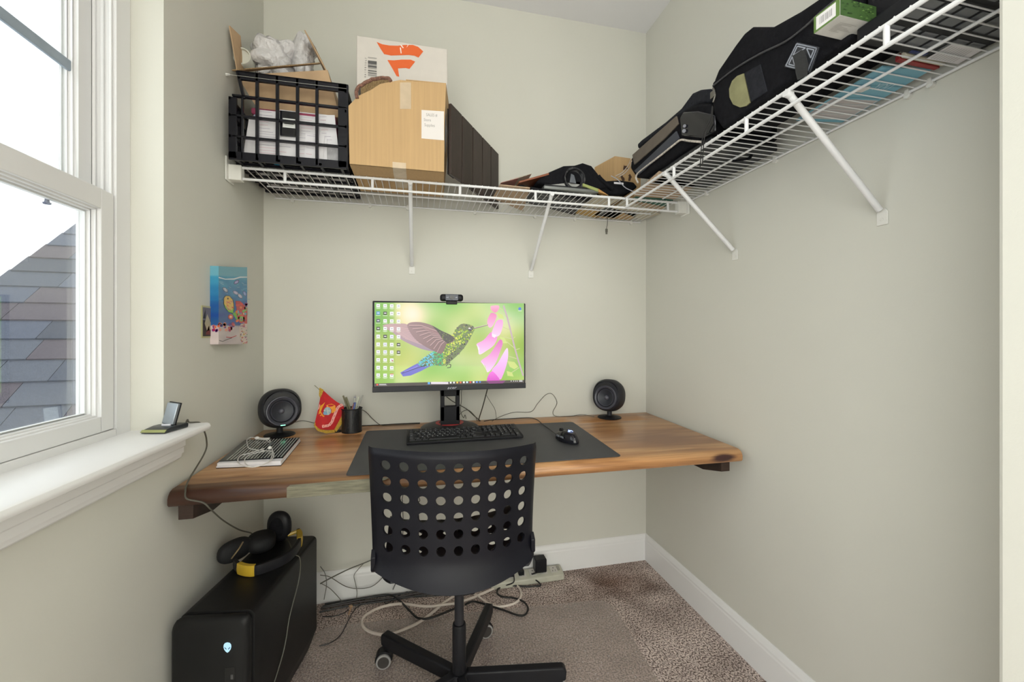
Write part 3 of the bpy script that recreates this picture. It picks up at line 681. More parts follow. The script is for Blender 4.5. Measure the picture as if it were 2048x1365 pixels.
for i, nme in enumerate(('Ins', 'Hom', 'PU')): key(15.25+i, 1, 1, 1, nme)
for i, nme in enumerate(('Del', 'End', 'PD')): key(15.25+i, 2, 1, 1, nme)
key(16.25, 4, 1, 1, '^'); [key(15.25+i, 5, 1, 1, n_) for i, n_ in enumerate(('<', 'v', '>'))]
for i in range(4): key(18.5+i, 0, 1, 1, '-+x='[i])
for i, n_ in enumerate(('Num', '/', '*', '-')): key(18.5+i, 1, 1, 1, n_)
for i, n_ in enumerate('789'): key(18.5+i, 2, 1, 1, n_)
for i, n_ in enumerate('456'): key(18.5+i, 3, 1, 1, n_)
for i, n_ in enumerate('123'): key(18.5+i, 4, 1, 1, n_)
key(18.5, 5, 2, 1, '0'); key(20.5, 5, 1, 1, '.'); key(21.5, 3, 1, 2, '+'); key(21.5, 5, 1, 2, 'Ent')
for m in keys[:99]: m.build('key', None, kb, bevel=0)
if len(keys) > 99:
    m = MB()
    for k in keys[99:]:
        m.mats = k.mats if len(k.mats) > 1 else m.mats or k.mats
        n0 = len(m.v); m.v += k.v; m.f += [[n0+i for i in f] for f in k.f]; m.fm += k.fm
    if len(m.mats) < 2: m.mats = [BLACKP, LEG]
    m.build('key', None, kb, kind='stuff')

# ------------------------------------------------------------------ mouse
mc = P(1134, 883, 'Z', ZM)
mo = root('computer_mouse', 'black gaming mouse with a glowing pale emblem on the desk mat', 'mouse', (mc.x, mc.y, ZM), math.radians(16))
mm = Matrix.Translation((mc.x, mc.y, ZM)) @ Matrix.Rotation(math.radians(16), 4, 'Z')
def mouse_pt(u_, v_):      # u around, v up
    th = v_*PI/2; ph = u_*2*PI
    x, y = math.cos(ph), math.sin(ph)
    w_ = 0.034*(1-0.16*math.sin((y+0.1)*2.6)**2) * (1.0 + 0.06*x)
    hgt = 0.040*(1-0.22*max(0, y)-0.10*min(0, y)**2)
    k = math.cos(th)**0.55
    return mm @ Vector((w_*x*k*(1-0.08*v_), 0.062*y*k, 0.003+hgt*math.sin(th)**0.9))
MB().grid(mouse_pt, 40, 14).build('shell', BLACKG, mo, smooth=60)
m = MB(); m.xf = mm; m.tube([(-0.004, 0.036, 0.034), (0.004, 0.036, 0.034)], 0.009, 20); m.build('scroll_wheel', CORDBLK, mo)
m = MB(); m.xf = mm
for s_ in (0.012, -0.012): m.box((-0.0355, s_-0.009, 0.018), (-0.0300, s_+0.009, 0.025))
m.build('side_buttons', mat('grey_button', (0.12,0.13,0.15), 0.3), mo, bevel=0.002)
gl = mat('emblem_glow', (0.3, 0.4, 0.8), 0.4, emit=(0.45, 0.55, 1.0, 1), es=1.3)
m = MB(); m.xf = mm
for k in range(3):
    a = PI/2+k*2*PI/3+0.2; pts = []
    for j in range(7):
        t = j/6; rr = 0.001+t*0.0105; aa = a+math.sin(t*5)*0.5; x, y = rr*math.cos(aa), -0.018+rr*math.sin(aa)
        pts.append((x, y, 0.0437+0.0*t-0.12*abs(x)-9*(y+0.012)**2))
    m.tube(pts, [0.0018, 0.0010], 6)
m.build('emblem', gl, mo, label='glowing pale blue three-armed emblem')
cab = [P(x, y, 'Z', z) for x, y, z in ((1112, 869, ZM+0.012), (1098, 858, ZM+0.004), (1085, 849, ZM+0.003), (1074, 840, 0.766), (1058, 836, 0.7655), (1020, 838, 0.7655), (985, 840, 0.7655), (968, 843, 0.766))]
MB().tube(cab, 0.0018, 6, smooth=6).build('cable', CORDBLK, mo)

# ------------------------------------------------------------------ speakers
def speaker(label, base, yaw, led):
    rt = root('desk_speaker', label, 'speaker', base, yaw, 'round black desktop speakers')
    M = Matrix.Translation(base) @ Matrix.Rotation(yaw, 4, 'Z')      # local -Y is the front
    m = MB(); m.xf = M; m.lathe([(0.056, 0.0003), (0.057, 0.003), (0.054, 0.006), (0.022, 0.009), (0.015, 0.012), (0.0, 0.012)], 40); m.build('foot', BLACKP, rt)
    m = MB(); m.xf = M; m.lathe([(0.0115, 0.010), (0.0115, 0.034)], 20); m.build('neck', DARKP, rt)
    T = M @ Matrix.Translation((0, 0, 0.108)) @ Matrix.Rotation(math.radians(-8), 4, 'X') @ Matrix.Scale(0.91, 4)
    def shell(u_, v_):       # rounded drum: v from rear (0) to front (1)
        prof = [(0.0, 0.064), (0.030, 0.063), (0.052, 0.058), (0.068, 0.046), (0.078, 0.026), (0.083, 0.002), (0.083, -0.018), (0.080, -0.034), (0.075, -0.045), (0.070, -0.050)]
        i = min(int(v_*(len(prof)-1)), len(prof)-2); t = v_*(len(prof)-1)-i
        r = prof[i][0]*(1-t)+prof[i+1][0]*t; y = prof[i][1]*(1-t)+prof[i+1][1]*t; a = 2*PI*u_
        x, z = math.cos(a), math.sin(a)
        k = 1+0.05*abs(math.sin(2*a))**1.5
        return T @ Vector((r*x*k*(1.0+0.04*z*0), y, r*z*k*(1.04 if z > 0 else 1.0)))
    sh = MB().grid(shell, 56, 27); sh.grid(lambda u_, v_: T @ Vector(((0.070*(1-v_)+0.048*v_)*math.cos(2*PI*u_), -0.050, (0.0728 if math.sin(2*PI*u_) > 0 else 0.070)*math.sin(2*PI*u_)*(1-v_)+(0.048*math.sin(2*PI*u_)-0.012)*v_)), 48, 3); sh.build('housing', DARKP, rt, smooth=60)
    def disc(prof, name, mt_, parent, cz=-0.008, cap=False):
        m = MB(); m.xf = T @ Matrix.Translation((0, 0, -0.012)) @ Matrix.Rotation(PI/2, 4, 'X') @ Matrix.Diagonal((0.83, 0.83, 1, 1)); m.lathe(prof, 48, cap=cap); return m.build(name, mt_, parent)
    disc([(0.078, 0.046), (0.074, 0.0545), (0.070, 0.0552), (0.062, 0.052), (0.058, 0.046), (0.058, 0.038)], 'front_ring', mat('speaker_ring', (0.045, 0.045, 0.060), 0.35), rt)
    cn = disc([(0.058, 0.0450), (0.053, 0.0500), (0.048, 0.0475), (0.046, 0.047), (0.016, 0.034), (0.014, 0.034)], 'cone', mat('speaker_cone', (0.018, 0.02, 0.028), 0.45), rt)
    disc([(0.014, 0.033), (0.0125, 0.040), (0.008, 0.044), (0.0, 0.0455)], 'dust_cap', mat('dust_cap', (0.09, 0.09, 0.11), 0.35), cn)
    disc([(0.0535, 0.0495), (0.0525, 0.0513), (0.0500, 0.0500)], 'surround', mat('rubber_surround', (0.07, 0.07, 0.09), 0.3), cn)
    m = MB(); m.xf = T
    m.prism([(0.034*math.cos(PI*k/12), -0.0515, 0.047+0.020*math.sin(PI*k/12)) for k in range(13)], (0, 0.003, 0)); m.build('bass_port', CORDBLK, rt)
    m = MB(); m.xf = T; m.box((-0.009, -0.0558, -0.0735), (0.009, -0.0535, -0.0705))
    m.build('status_light', mat('green_led', (0.1, 0.5, 0.25), 0.4, emit=(0.25, 1.0, 0.55, 1), es=2.5) if led else CORDBLK, rt)
    return rt
lb = P(562, 866, 'Z', ZT); rb_ = P(1212, 833, 'Z', ZT)
speaker('round black speaker near the red flag, with a lit green light', (lb.x+0.01, 1.80, ZT+0.0003), math.radians(28), True)
speaker('round black speaker in the right corner of the desk', (rb_.x, min(rb_.y, 1.83), ZT+0.0003), math.radians(-50), False)
print('speaker R', rb_)

# ------------------------------------------------------------------ desk chair
def holed(m, fn, cols, rows, pitch, pr, rad, x0, y0, bl):
    """sheet of square cells with round holes; bl: (left, right, top, bottom) blank borders; fn maps flat (x, y) to space"""
    N = 16; q = lambda x, y: fn(x, y)
    def blank(xa, xb, ya, yb, nx, ny):
        for i in range(nx):
            for j in range(ny):
                a, b = xa+(xb-xa)*i/nx, xa+(xb-xa)*(i+1)/nx; c, d = ya+(yb-ya)*j/ny, ya+(yb-ya)*(j+1)/ny
                m.add([q(a,c), q(b,c), q(b,d), q(a,d)], [(0,1,2,3)])
    for i in range(cols):
        for j in range(rows):
            cx, cy = x0+(i+0.5)*pitch, y0+(j+0.5)*pr; hx, hy = pitch/2, pr/2; ring_ = []; sq = []
            for k in range(N):
                a = 2*PI*k/N; ring_.append(q(cx+rad*math.cos(a), cy+rad*math.sin(a)))
                side, t = divmod(k+2, 4); t /= 4
                sx_, sy_ = [(1, -1+2*t), (1-2*t, 1), (-1, 1-2*t), (-1+2*t, -1)][side % 4]
                sq.append(q(cx+hx*sx_, cy+hy*sy_))
            m.add(ring_+sq, [(k, (k+1) % N, N+(k+1) % N, N+k) for k in range(N)])
    W, Hh = cols*pitch, rows*pr
    for i in range(cols):
        if bl[2]: blank(x0+i*pitch, x0+(i+1)*pitch, y0-bl[2], y0, 4, bl[4])
        if bl[3]: blank(x0+i*pitch, x0+(i+1)*pitch, y0+Hh, y0+Hh+bl[3], 4, bl[5])
    for j in range(rows):
        blank(x0-bl[0], x0, y0+j*pr, y0+(j+1)*pr, 4, 4); blank(x0+W, x0+W+bl[1], y0+j*pr, y0+(j+1)*pr, 4, 4)
    for xa, xb in ((x0-bl[0], x0), (x0+W, x0+W+bl[1])):
        if bl[2]: blank(xa, xb, y0-bl[2], y0, 4, bl[4])
        if bl[3]: blank(xa, xb, y0+Hh, y0+Hh+bl[3], 4, bl[5])
CX, CY = 0.120, 1.285; BX = 0.097; ZF = 0.0035
chair = root('office_chair', 'black plastic swivel chair with a perforated backrest pushed up to the desk', 'chair', (CX, CY, ZF))
def back_fn(x, w):       # w: distance down from the top edge
    u_ = x/0.228; z = 0.862 - w - 0.008*(x/0.228)
    y = 1.047+0.072*u_*u_ + 0.012*math.sin(w*8)
    if w > 0.275:
        k = (w-0.275)/0.075; z += 0.036*u_*u_*k; y -= 0.026*k*k*(1-0.3*u_*u_)
    if w < 0.012: y += 0.010*(1-w/0.012)
    e = max(0, abs(x)-0.212)/0.016; y += 0.012*e*e
    sh = 1-0.05*min(1, w/0.3)
    return Vector((BX+x*sh, y, z))
m = MB(); holed(m, back_fn, 9, 6, 0.046, 0.0432, 0.0128, -0.207, 0.0165, (0.021, 0.021, 0.0165, 0.074, 3, 12))
m.build('backrest', CHAIRP, chair, smooth=50, solid=0.006)
def seat_fn(x, y):       # y from rear 0 to front 0.40
    z = 0.520 + 0.030*abs(x/0.21)**2.6*min(1, y/0.15) - 0.020*math.sin(min(1, y/0.3)*PI)
    if y < 0.05: z += 0.010*(1-y/0.05)**2; x *= 1-0.12*(1-y/0.05)
    if y > 0.34: z -= 0.05*((y-0.34)/0.06)**2
    return Vector((BX+0.012+x, 1.088+y, z))
m = MB(); holed(m, seat_fn, 8, 8, 0.046, 0.0432, 0.0128, -0.184, 0.03, (0.024, 0.024, 0.03, 0.03, 3, 3))
m.build('seat', CHAIRP, chair, smooth=50, solid=0.006)
for sg in (-1, 1):
    b = MB().prism([(BX+sg*0.216-0.006, y_, z_) for y_, z_ in ((1.112, 0.585), (1.112, 0.552), (1.122, 0.543), (1.20, 0.530), (1.25, 0.535), (1.25, 0.555), (1.16, 0.580), (1.13, 0.60))], (0.012, 0, 0))
    b.build('back_hinge', CHAIRP, chair, bevel=0.002)
MB().box((CX-0.09, CY-0.11, 0.440), (CX+0.09, CY+0.09, 0.475)).box((CX-0.03, CY-0.17, 0.45), (CX+0.03, CY+0.15, 0.495)).build('seat_mechanism', BLACKP, chair, bevel=0.006)
MB().tube([(CX, CY, 0.235), (CX, CY, 0.45)], 0.0145, 24).build('gas_column', DARKP, chair)
MB().lathe([(0.0195, 0), (0.0215, 0.004), (0.0215, 0.155), (0.0195, 0.16), (0.0, 0.16)], 28, Matrix.Translation((CX, CY, 0.10))).build('column_sleeve', BLACKP, chair)
MB().lathe([(0.034, 0), (0.036, 0.006), (0.034, 0.040), (0.028, 0.050), (0.0, 0.050)], 28, Matrix.Translation((CX, CY, 0.062))).build('hub', BLACKP, chair)
def leg(ang, cast):
    R_ = Matrix.Translation((CX, CY, 0)) @ Matrix.Rotation(ang, 4, 'Z'); L_ = 0.335
    m = MB(); m.xf = R_
    pr = [(0.02, 0.070), (0.02, 0.112), (L_-0.008, 0.112), (L_, 0.106), (L_+0.004, 0.096), (L_+0.002, 0.072), (L_-0.03, 0.060), (L_-0.05, 0.062), (0.08, 0.068)]
    m.prism([(x, -0.0145, z) for x, z in pr], (0, 0.029, 0)); lg = m.build('leg', BLACKP, chair, bevel=0.005, seg=3)
    # caster: stem, hood and two wheels
    C_ = R_ @ Matrix.Translation((L_-0.022, 0, ZF)) @ Matrix.Rotation(cast, 4, 'Z') @ Matrix.Translation((0.014, 0, 0.0255))
    m = MB(); m.xf = C_
    pts = [(0.030*math.cos(math.radians(a)), 0.030*math.sin(math.radians(a))) for a in range(-10, 200, 15)]
    m.prism([(x, -0.017, z) for x, z in pts], (0, 0.034, 0)); m.tube([(-0.014, 0, 0.02), (-0.014, 0, 0.045)], 0.008, 12)
    cs = m.build('caster', BLACKP, lg, bevel=0.002)
    for sg in (-1, 1):
        for r_, t_, mt_, nm in ((0.0250, 0.008, mat('grey_tyre', (0.36, 0.35, 0.34), 0.5), 'tyre'), (0.0195, 0.0095, mat('wheel_cap', (0.05, 0.045, 0.042), 0.5), 'wheel_cap')):
            m = MB(); m.xf = C_; m.tube([(0, sg*0.0165, 0), (0, sg*(0.0165+t_), 0)], r_, 28)
            o = m.build(nm, mt_, lg, bevel=0.001)
for ang, cs in ((137, 40), (64, 130), (-9, 100), (-81, 20), (-153, 200)): leg(math.radians(ang), math.radians(cs))

# ------------------------------------------------------------------ clear chair mat
def mat_vinyl():
    m = bpy.data.materials.new('clear_ribbed_vinyl'); m.use_nodes = True; N = m.node_tree.nodes; L = m.node_tree.links
    for n in list(N):
        if n.type != 'OUTPUT_MATERIAL': N.remove(n)
    tr = N.new('ShaderNodeBsdfTransparent'); tr.inputs[0].default_value = (0.95, 0.94, 0.93, 1)
    df = N.new('ShaderNodeBsdfDiffuse'); df.inputs[0].default_value = (0.74, 0.64, 0.59, 1)
    gl_ = N.new('ShaderNodeBsdfGlossy'); gl_.inputs['Roughness'].default_value = 0.30; gl_.inputs[0].default_value = (0.9, 0.9, 0.92, 1)
    tc = N.new('ShaderNodeTexCoord'); vo = N.new('ShaderNodeTexVoronoi'); vo.inputs['Scale'].default_value = 48; vo.inputs['Randomness'].default_value = 0.45; L.new(tc.outputs['Object'], vo.inputs['Vector'])
    rp = N.new('ShaderNodeMapRange'); rp.inputs['From Min'].default_value = 0.05; rp.inputs['From Max'].default_value = 0.09; rp.inputs['To Min'].default_value = 0.85; rp.inputs['To Max'].default_value = 0.20; L.new(vo.outputs['Distance'], rp.inputs['Value'])
    cm = N.new('ShaderNodeMapRange'); cm.inputs['From Min'].default_value = 0.05; cm.inputs['From Max'].default_value = 0.09; cm.inputs['To Min'].default_value = 1; cm.inputs['To Max'].default_value = 0; L.new(vo.outputs['Distance'], cm.inputs['Value'])
    ck = N.new('ShaderNodeMix'); ck.data_type = 'RGBA'; L.new(cm.outputs[0], ck.inputs[0]); ck.inputs[6].default_value = (0.70, 0.60, 0.55, 1); ck.inputs[7].default_value = (0.95, 0.95, 0.95, 1); L.new(ck.outputs[2], df.inputs[0])
    m1 = N.new('ShaderNodeMixShader'); L.new(rp.outputs[0], m1.inputs[0]); L.new(tr.outputs[0], m1.inputs[1]); L.new(df.outputs[0], m1.inputs[2])
    m2 = N.new('ShaderNodeMixShader'); m2.inputs[0].default_value = 0.07; L.new(m1.outputs[0], m2.inputs[1]); L.new(gl_.outputs[0], m2.inputs[2])
    L.new(m2.outputs[0], N['Material Output'].inputs[0]); return m
cs_ = [P(1215, 1203, 'Z', 0.003), P(600, 1256, 'Z', 0.003)]
tr_ = Vector((0.813, 1.655, 0.0008)); tl_ = Vector((-0.40, 1.752, 0.0008)); dn = Vector((-0.075, -0.997, 0))
c4 = [tl_ + dn*1.15, tr_ + dn*1.15, tr_, tl_]
setp(MB().prism(rounded(c4, 0.085, 8), (0, 0, 0.0022)).build('chair_mat', mat_vinyl(), smooth=0), 'clear dotted vinyl chair mat lying on the taupe carpet under the swivel chair', 'floor mat')

# ------------------------------------------------------------------ computer tower
ta = math.radians(-9); tb_ = Vector((-0.437, 1.185, 0))       # front right corner
tow = root('computer_tower', 'black computer tower with a lit alien head emblem under the left desk end', 'computer', tb_, ta)
TM = Matrix.Translation(tb_) @ Matrix.Rotation(ta, 4, 'Z')     # local: x to the left is negative, y back
tw, td, th_ = 0.193, 0.445, 0.430
m = MB(); m.xf = TM
def sec(y, ins, top): 
    x0, x1 = -tw+ins, -ins; z1 = top-ins; out = []
    for (cx, cz, a0) in ((x1-0.016, z1-0.016, 0), (x0+0.03, z1-0.03, 90)):
        r = 0.016 if a0 == 0 else 0.03
        for k in range(5): a = math.radians(a0+k*22.5); out.append((cx+r*math.cos(a), y, cz+r*math.sin(a)))
    out += [(x0, y, 0.09), (x0+0.03, y, 0.012), (x1-0.03, y, 0.012), (x1, y, 0.09)]
    return out
secs = [sec(0.030, 0.006, th_), sec(0.032, 0, th_), sec(td-0.012, 0, th_), sec(td, 0.008, th_)]
k = len(secs[0]); m.add([p for s_ in secs for p in s_], [(i*k+j, i*k+(j+1) % k, (i+1)*k+(j+1) % k, (i+1)*k+j) for i in range(3) for j in range(k)] + [list(range(k)), [3*k+j for j in range(k)]])
CASE = mat('tower_black', (0.009, 0.009, 0.0092), 0.5, bump=0.1, bscale=900, spec=0.25)
m.build('case', CASE, tow, smooth=40)
m = MB(); m.xf = TM
secs = [sec(-0.002, 0.010, th_+0.001), sec(0.003, 0.003, th_+0.001), sec(0.012, 0.0, th_+0.001), sec(0.022, 0.002, th_+0.001), sec(0.031, 0.010, th_+0.001)]
m.add([p for s_ in secs for p in s_], [(i*k+j, i*k+(j+1) % k, (i+1)*k+(j+1) % k, (i+1)*k+j) for i in range(4) for j in range(k)] + [list(range(k)), [4*k+j for j in range(k)]])
m.build('front_panel', CASE, tow, smooth=40)
m = MB(); m.xf = TM; m.box((-0.055, -0.0035, 0.02), (-0.030, -0.0005, 0.305)); m.build('port_recess', mat('recess_black', (0.004, 0.004, 0.004), 0.3), tow, bevel=0.001)
m = MB(); m.xf = TM
for kk in range(4): m.box((-0.040, -0.0045, 0.275-kk*0.024), (-0.034, -0.0030, 0.287-kk*0.024))
m.build('ports', mat('port_grey', (0.08, 0.08, 0.08), 0.4), tow)
T3 = TM.to_3x3()
pa = Paint(lambda a, b: TM @ Vector((-0.0485+a, -0.0030, 0.357+b)), T3 @ Vector((0, -1, 0)), 0.0003)
hd = [(0,-0.0135),(0.004,-0.0105),(0.008,-0.005),(0.0098,0.0015),(0.0092,0.0075),(0.0062,0.0120),(0,0.0138),(-0.0062,0.0120),(-0.0092,0.0075),(-0.0098,0.0015),(-0.008,-0.005),(-0.004,-0.0105)]
pa.poly(hd, (190, 235, 255), 1)
for sg in (-1, 1): pa.poly([(sg*0.0018,-0.0048),(sg*0.0040,-0.0040),(sg*0.0068,-0.0005),(sg*0.0070,0.0018),(sg*0.0050,0.0005),(sg*0.0024,-0.0024)], (20, 70, 110), 2)
pa.build('emblem', GLOW, tow, label='glowing pale blue alien head emblem')
# headset lying on the tower
hz = th_ + 0.001
hs = root('headset', 'black headset with yellow bands lying on top of the computer tower', 'headset', (-0.51, 1.49, hz))
def HP(x, y, z): return P(x, y, 'Z', z)
arc = [HP(470, 1128, hz+0.02), HP(478, 1136, hz+0.018), HP(495, 1141, hz+0.017), HP(515, 1140, hz+0.017), HP(545, 1130, hz+0.018), HP(572, 1117, hz+0.02), HP(592, 1098, hz+0.022), HP(601, 1078, hz+0.026), HP(596, 1066, hz+0.03)]
arc = spline(arc, 5)
def band(pts, w_, h_, mt_, name, par):
    m = MB(); vs = []
    for i, p in enumerate(pts):
        t = (pts[min(i+1, len(pts)-1)]-pts[max(i-1, 0)]); t.z = 0; t.normalize(); nrm = Vector((t.y, -t.x, 0))
        for a, b in ((-1,-1),(1,-1),(1.25,0),(1,1),(-1,1)): vs.append(p + nrm*a*w_/2 + Vector((0,0,b*h_/2)))
    n = len(pts); m.add(vs, [(i*5+j, i*5+(j+1) % 5, (i+1)*5+(j+1) % 5, (i+1)*5+j) for i in range(n-1) for j in range(5)]+[list(range(5)), [(n-1)*5+j for j in range(5)]])
    return m.build(name, mt_, par, bevel=0.001)
YEL = mat('mustard_yellow_plastic', (0.52, 0.34, 0.03), 0.3)
band(arc, 0.010, 0.030, BLACKP, 'headband', hs)
band([p+Vector((0,0,0)) for p in arc[5:15]], 0.013, 0.033, YEL, 'yellow_band', hs)
band([p+Vector((0,0,0)) for p in arc[33:40]], 0.013, 0.033, YEL, 'yellow_band', hs)
CUSH = mat('black_cushion', (0.008, 0.008, 0.009), 0.75, bump=0.3, bscale=300)
for c_, r_, rz, rx in ((HP(470, 1100, hz+0.035), (0.052, 0.024, 0.034), 50, 0), (HP(523, 1082, hz+0.032), (0.044, 0.050, 0.030), 20, 0)):
    R_ = Matrix.Rotation(math.radians(rz), 3, 'Z')
    c_.z = hz+r_[2]
    MB().ball(c_, r_, 24, 14, 0.8, R_).build('ear_cushion', CUSH, hs)
ec = Vector((-0.489, 1.60, hz+0.052))
e_ = MB().ball(ec, (0.042, 0.020, 0.054), 28, 16, 0.85, Matrix.Rotation(math.radians(-12), 3, 'Z')).build('ear_cup', BLACKP, hs)
MB().ball(ec+Vector((-0.003,-0.016,0.0)), (0.026, 0.010, 0.036), 20, 12, 0.9).build('speaker_cloth', BLACKF, e_)
MB().tube([ec+Vector((0.03,-0.01,-0.03)), HP(598, 1062, hz+0.03)+Vector((0,0,0))], 0.006, 8).build('yoke', YEL, hs)
MB().tube([HP(463, 1118, hz+0.03), HP(478, 1098, hz+0.062), HP(486, 1085, hz+0.066)], 0.0022, 6, smooth=4).build('wire_yoke', mat('brass_wire', (0.45,0.33,0.18), 0.4, 0.6), hs)
pts = [HP(556, 1072, hz+0.010), HP(573, 1078, hz+0.010), HP(588, 1088, hz+0.010)] 
side = [TM @ Vector((0.004, 0.29, 0.425)), TM @ Vector((0.0035, 0.285, 0.36)), TM @ Vector((0.0035, 0.22, 0.28)), TM @ Vector((0.0035, 0.18, 0.20)), TM @ Vector((0.0035, 0.07, 0.10)), TM @ Vector((0.006, 0.05, 0.02))]
pts = [HP(556, 1072, hz+0.012), HP(575, 1080, hz+0.012), TM @ Vector((-0.02, 0.30, th_+0.006))] + side
MB().tube(pts, 0.0016, 6, smooth=6).build('cable', CORDGRY, hs)

# ------------------------------------------------------------------ things on the desk
# striped notebook with white pages
nbp = [P(432, 926, 'Z', ZT+0.018), P(562, 921, 'Z', ZT+0.018), P(601, 875, 'Z', ZT+0.018), P(490, 880, 'Z', ZT+0.018)]
nbp[0].x = max(nbp[0].x, -0.634); nbp[3].x = max(nbp[3].x, -0.636)
na = math.atan2(nbp[1].y-nbp[0].y, nbp[1].x-nbp[0].x)
nb = root('notebook', 'thick white-paged book with a glossy black and silver striped cover', 'book', (-0.52, 1.52, ZT))
m = MB()
def quad(z, ins=0):
    c_ = sum(nbp, Vector())/4; out = []
    for p in nbp: q = p+(c_-p).normalized()*ins; out.append(Vector((q.x, q.y, z)))
    return out
for z0, z1, i_ in ((0.002, 0.0065, 0.000), (0.0065, 0.015, 0.003)): m.prism(quad(ZT+z0, i_), (0, 0, z1-z0))
m.build('page_block', PAPER, nb, bevel=0.0008)
MB().prism(quad(ZT+0.0003), (0, 0, 0.0016)).build('back_cover', BLACKP, nb)
cvr = [Vector((p.x, p.y, ZT+0.0152)) for p in nbp]; cvr[1] = cvr[1]+Vector((-0.004,0.030,0)); cvr[2] = cvr[2]+Vector((-0.002,0,0)); cvr[0] = cvr[0]+Vector((0,0.018,0))
MB().prism(cvr, (0, 0, 0.0022)).build('front_cover', BLACKG, nb)
A_, B_, C_, D_ = [v+Vector((0, 0, 0.0024)) for v in cvr]
ps = Paint(lambda u_, v_: (A_*(1-u_)+B_*u_)*(1-v_) + (D_*(1-u_)+C_*u_)*v_, (0, 0, 1), 0.0001)
for k in range(17): ps.rect(0.10+k*0.053, 0.02, 0.10+k*0.053+0.024, 0.98, (170, 172, 165), 1)
ps.build('cover_stripes', PRINTG, nb)
MB().tube([A_+Vector((0.002, 0.004, -0.010)), D_+Vector((0.002, -0.004, -0.010))], 0.0085, 10).build('spine', BLACKP, nb)
# white earphones on the notebook
ZN = ZT+0.0195
ep = root('earphones', 'white wired earphones coiled on the striped book', 'earphones', (-0.53, 1.50, ZN))
EPW = mat('earphone_white', (0.75, 0.73, 0.70), 0.35)
def E_(x, y, z=0.0): return P(400+x/9.309, 860+y/9.309, 'Z', ZN+z)
w1 = [(1060,150),(940,145),(875,190),(885,290),(920,350),(1050,375),(1200,390),(1340,405),(1375,470),(1320,580),(1180,650),(1030,690)]
w2 = [(1330,330),(1350,400),(1320,540),(1220,630),(1040,690),(880,690),(740,640),(705,560),(760,480),(900,445),(1050,400),(1190,350)]
w3 = [(1200,395),(1050,430),(930,470),(840,540),(840,620),(900,675)]
for w_ in (w1, w2, w3):
    pts = []
    for i, (x, y) in enumerate(w_):
        p = E_(x, y)
        pts.append(p)
    MB().tube(pts, 0.0015, 6, smooth=6).build('wire', EPW, ep)
MB().tube([E_(1075,150,0.004), E_(1180,165,0.004), E_(1300,160,0.004)], 0.0026, 8).tube([E_(1080,175,0.003), E_(1240,190,0.003)], 0.0022, 8).build('remote', EPW, ep)
MB().ball(E_(1060,155,0.005), (0.0075, 0.0065, 0.006), 16, 10).build('earbud', EPW, ep)
MB().ball(E_(1300,340,0.005), (0.0065, 0.0075, 0.006), 16, 10).build('earbud', EPW, ep)
MB().tube([E_(1240,185,0.002), E_(1280,235,0.004), E_(1310,215,0.003), E_(1270,180,0.003), E_(1240,185,0.002)], 0.0012, 6, smooth=5).build('wire', EPW, ep)
MB().box(tuple(E_(1280,300)+Vector((0,0,0))), tuple(E_(1340,265)+Vector((0.006,0.006,0.006)))).build('plug_sleeve', mat('clear_grey', (0.12,0.13,0.13), 0.2), ep, bevel=0.001)

# mesh pen cup and pens
pc_ = P(706, 861, 'Z', ZT); pcx, pcy = pc_.x, 1.800
cup = root('pen_cup', 'black wire-mesh pen cup standing on the desk beside the red flag', 'pen cup', (pcx, pcy, ZT))
def mesh_mat():
    m = bpy.data.materials.new('black_wire_mesh'); m.use_nodes = True; N = m.node_tree.nodes; L = m.node_tree.links; b = N['Principled BSDF']; b.inputs['Base Color'].default_value = (0.01, 0.01, 0.011, 1); b.inputs['Roughness'].default_value = 0.4
    tc = N.new('ShaderNodeTexCoord'); vo = N.new('ShaderNodeTexVoronoi'); vo.inputs['Scale'].default_value = 520; vo.inputs['Randomness'].default_value = 0.15; L.new(tc.outputs['Object'], vo.inputs['Vector'])
    g = N.new('ShaderNodeMath'); g.operation = 'GREATER_THAN'; g.inputs[1].default_value = 0.30; L.new(vo.outputs['Distance'], g.inputs[0]); L.new(g.outputs[0], b.inputs['Alpha']); return m
cR, cH = 0.040, 0.100
MB().grid(lambda u_, v_: Vector((pcx+(cR-0.001*(1-v_))*math.cos(2*PI*u_), pcy+(cR-0.001*(1-v_))*math.sin(2*PI*u_), ZT+0.004+v_*(cH-0.006))), 40, 1).build('mesh_wall', mesh_mat(), cup)
MB().lathe([(cR-0.001, 0.0006), (cR, 0.003), (cR-0.001, 0.006), (0, 0.006)], 40, Matrix.Translation((pcx, pcy, ZT))).build('base', BLACKP, cup)
def hoop(z, r): return [Vector((pcx+cR*math.cos(2*PI*i/40), pcy+cR*math.sin(2*PI*i/40), ZT+z)) for i in range(41)], r
MB().tube(*hoop(cH-0.002, 0.0022), n=6).build('rim', BLACKP, cup)
def pen(name, label, a, b, r, mt, tip=None, capm=None, cat='pen'):
    """a: foot (dx, dy from the cup axis), b: top (dx, dy, z)"""
    p0 = Vector((pcx+a[0], pcy+a[1], ZT+0.009)); p1 = Vector((pcx+b[0], pcy+b[1], ZT+b[2])); d = (p1-p0)
    rt = root(name, label, cat, p0, group='pens and pencils in the mesh pen cup')
    MB().tube([p0+d*0.10, p1-d*0.05], r, 8).build('barrel', mt, rt)
    MB().tube([p0, p0+d*0.10], [0.0006, r*0.9], 8).build('tip', tip or mt, rt)
    MB().tube([p1-d*0.22, p1], [r*1.12, r*0.95], 8).build('cap', capm or mt, rt)
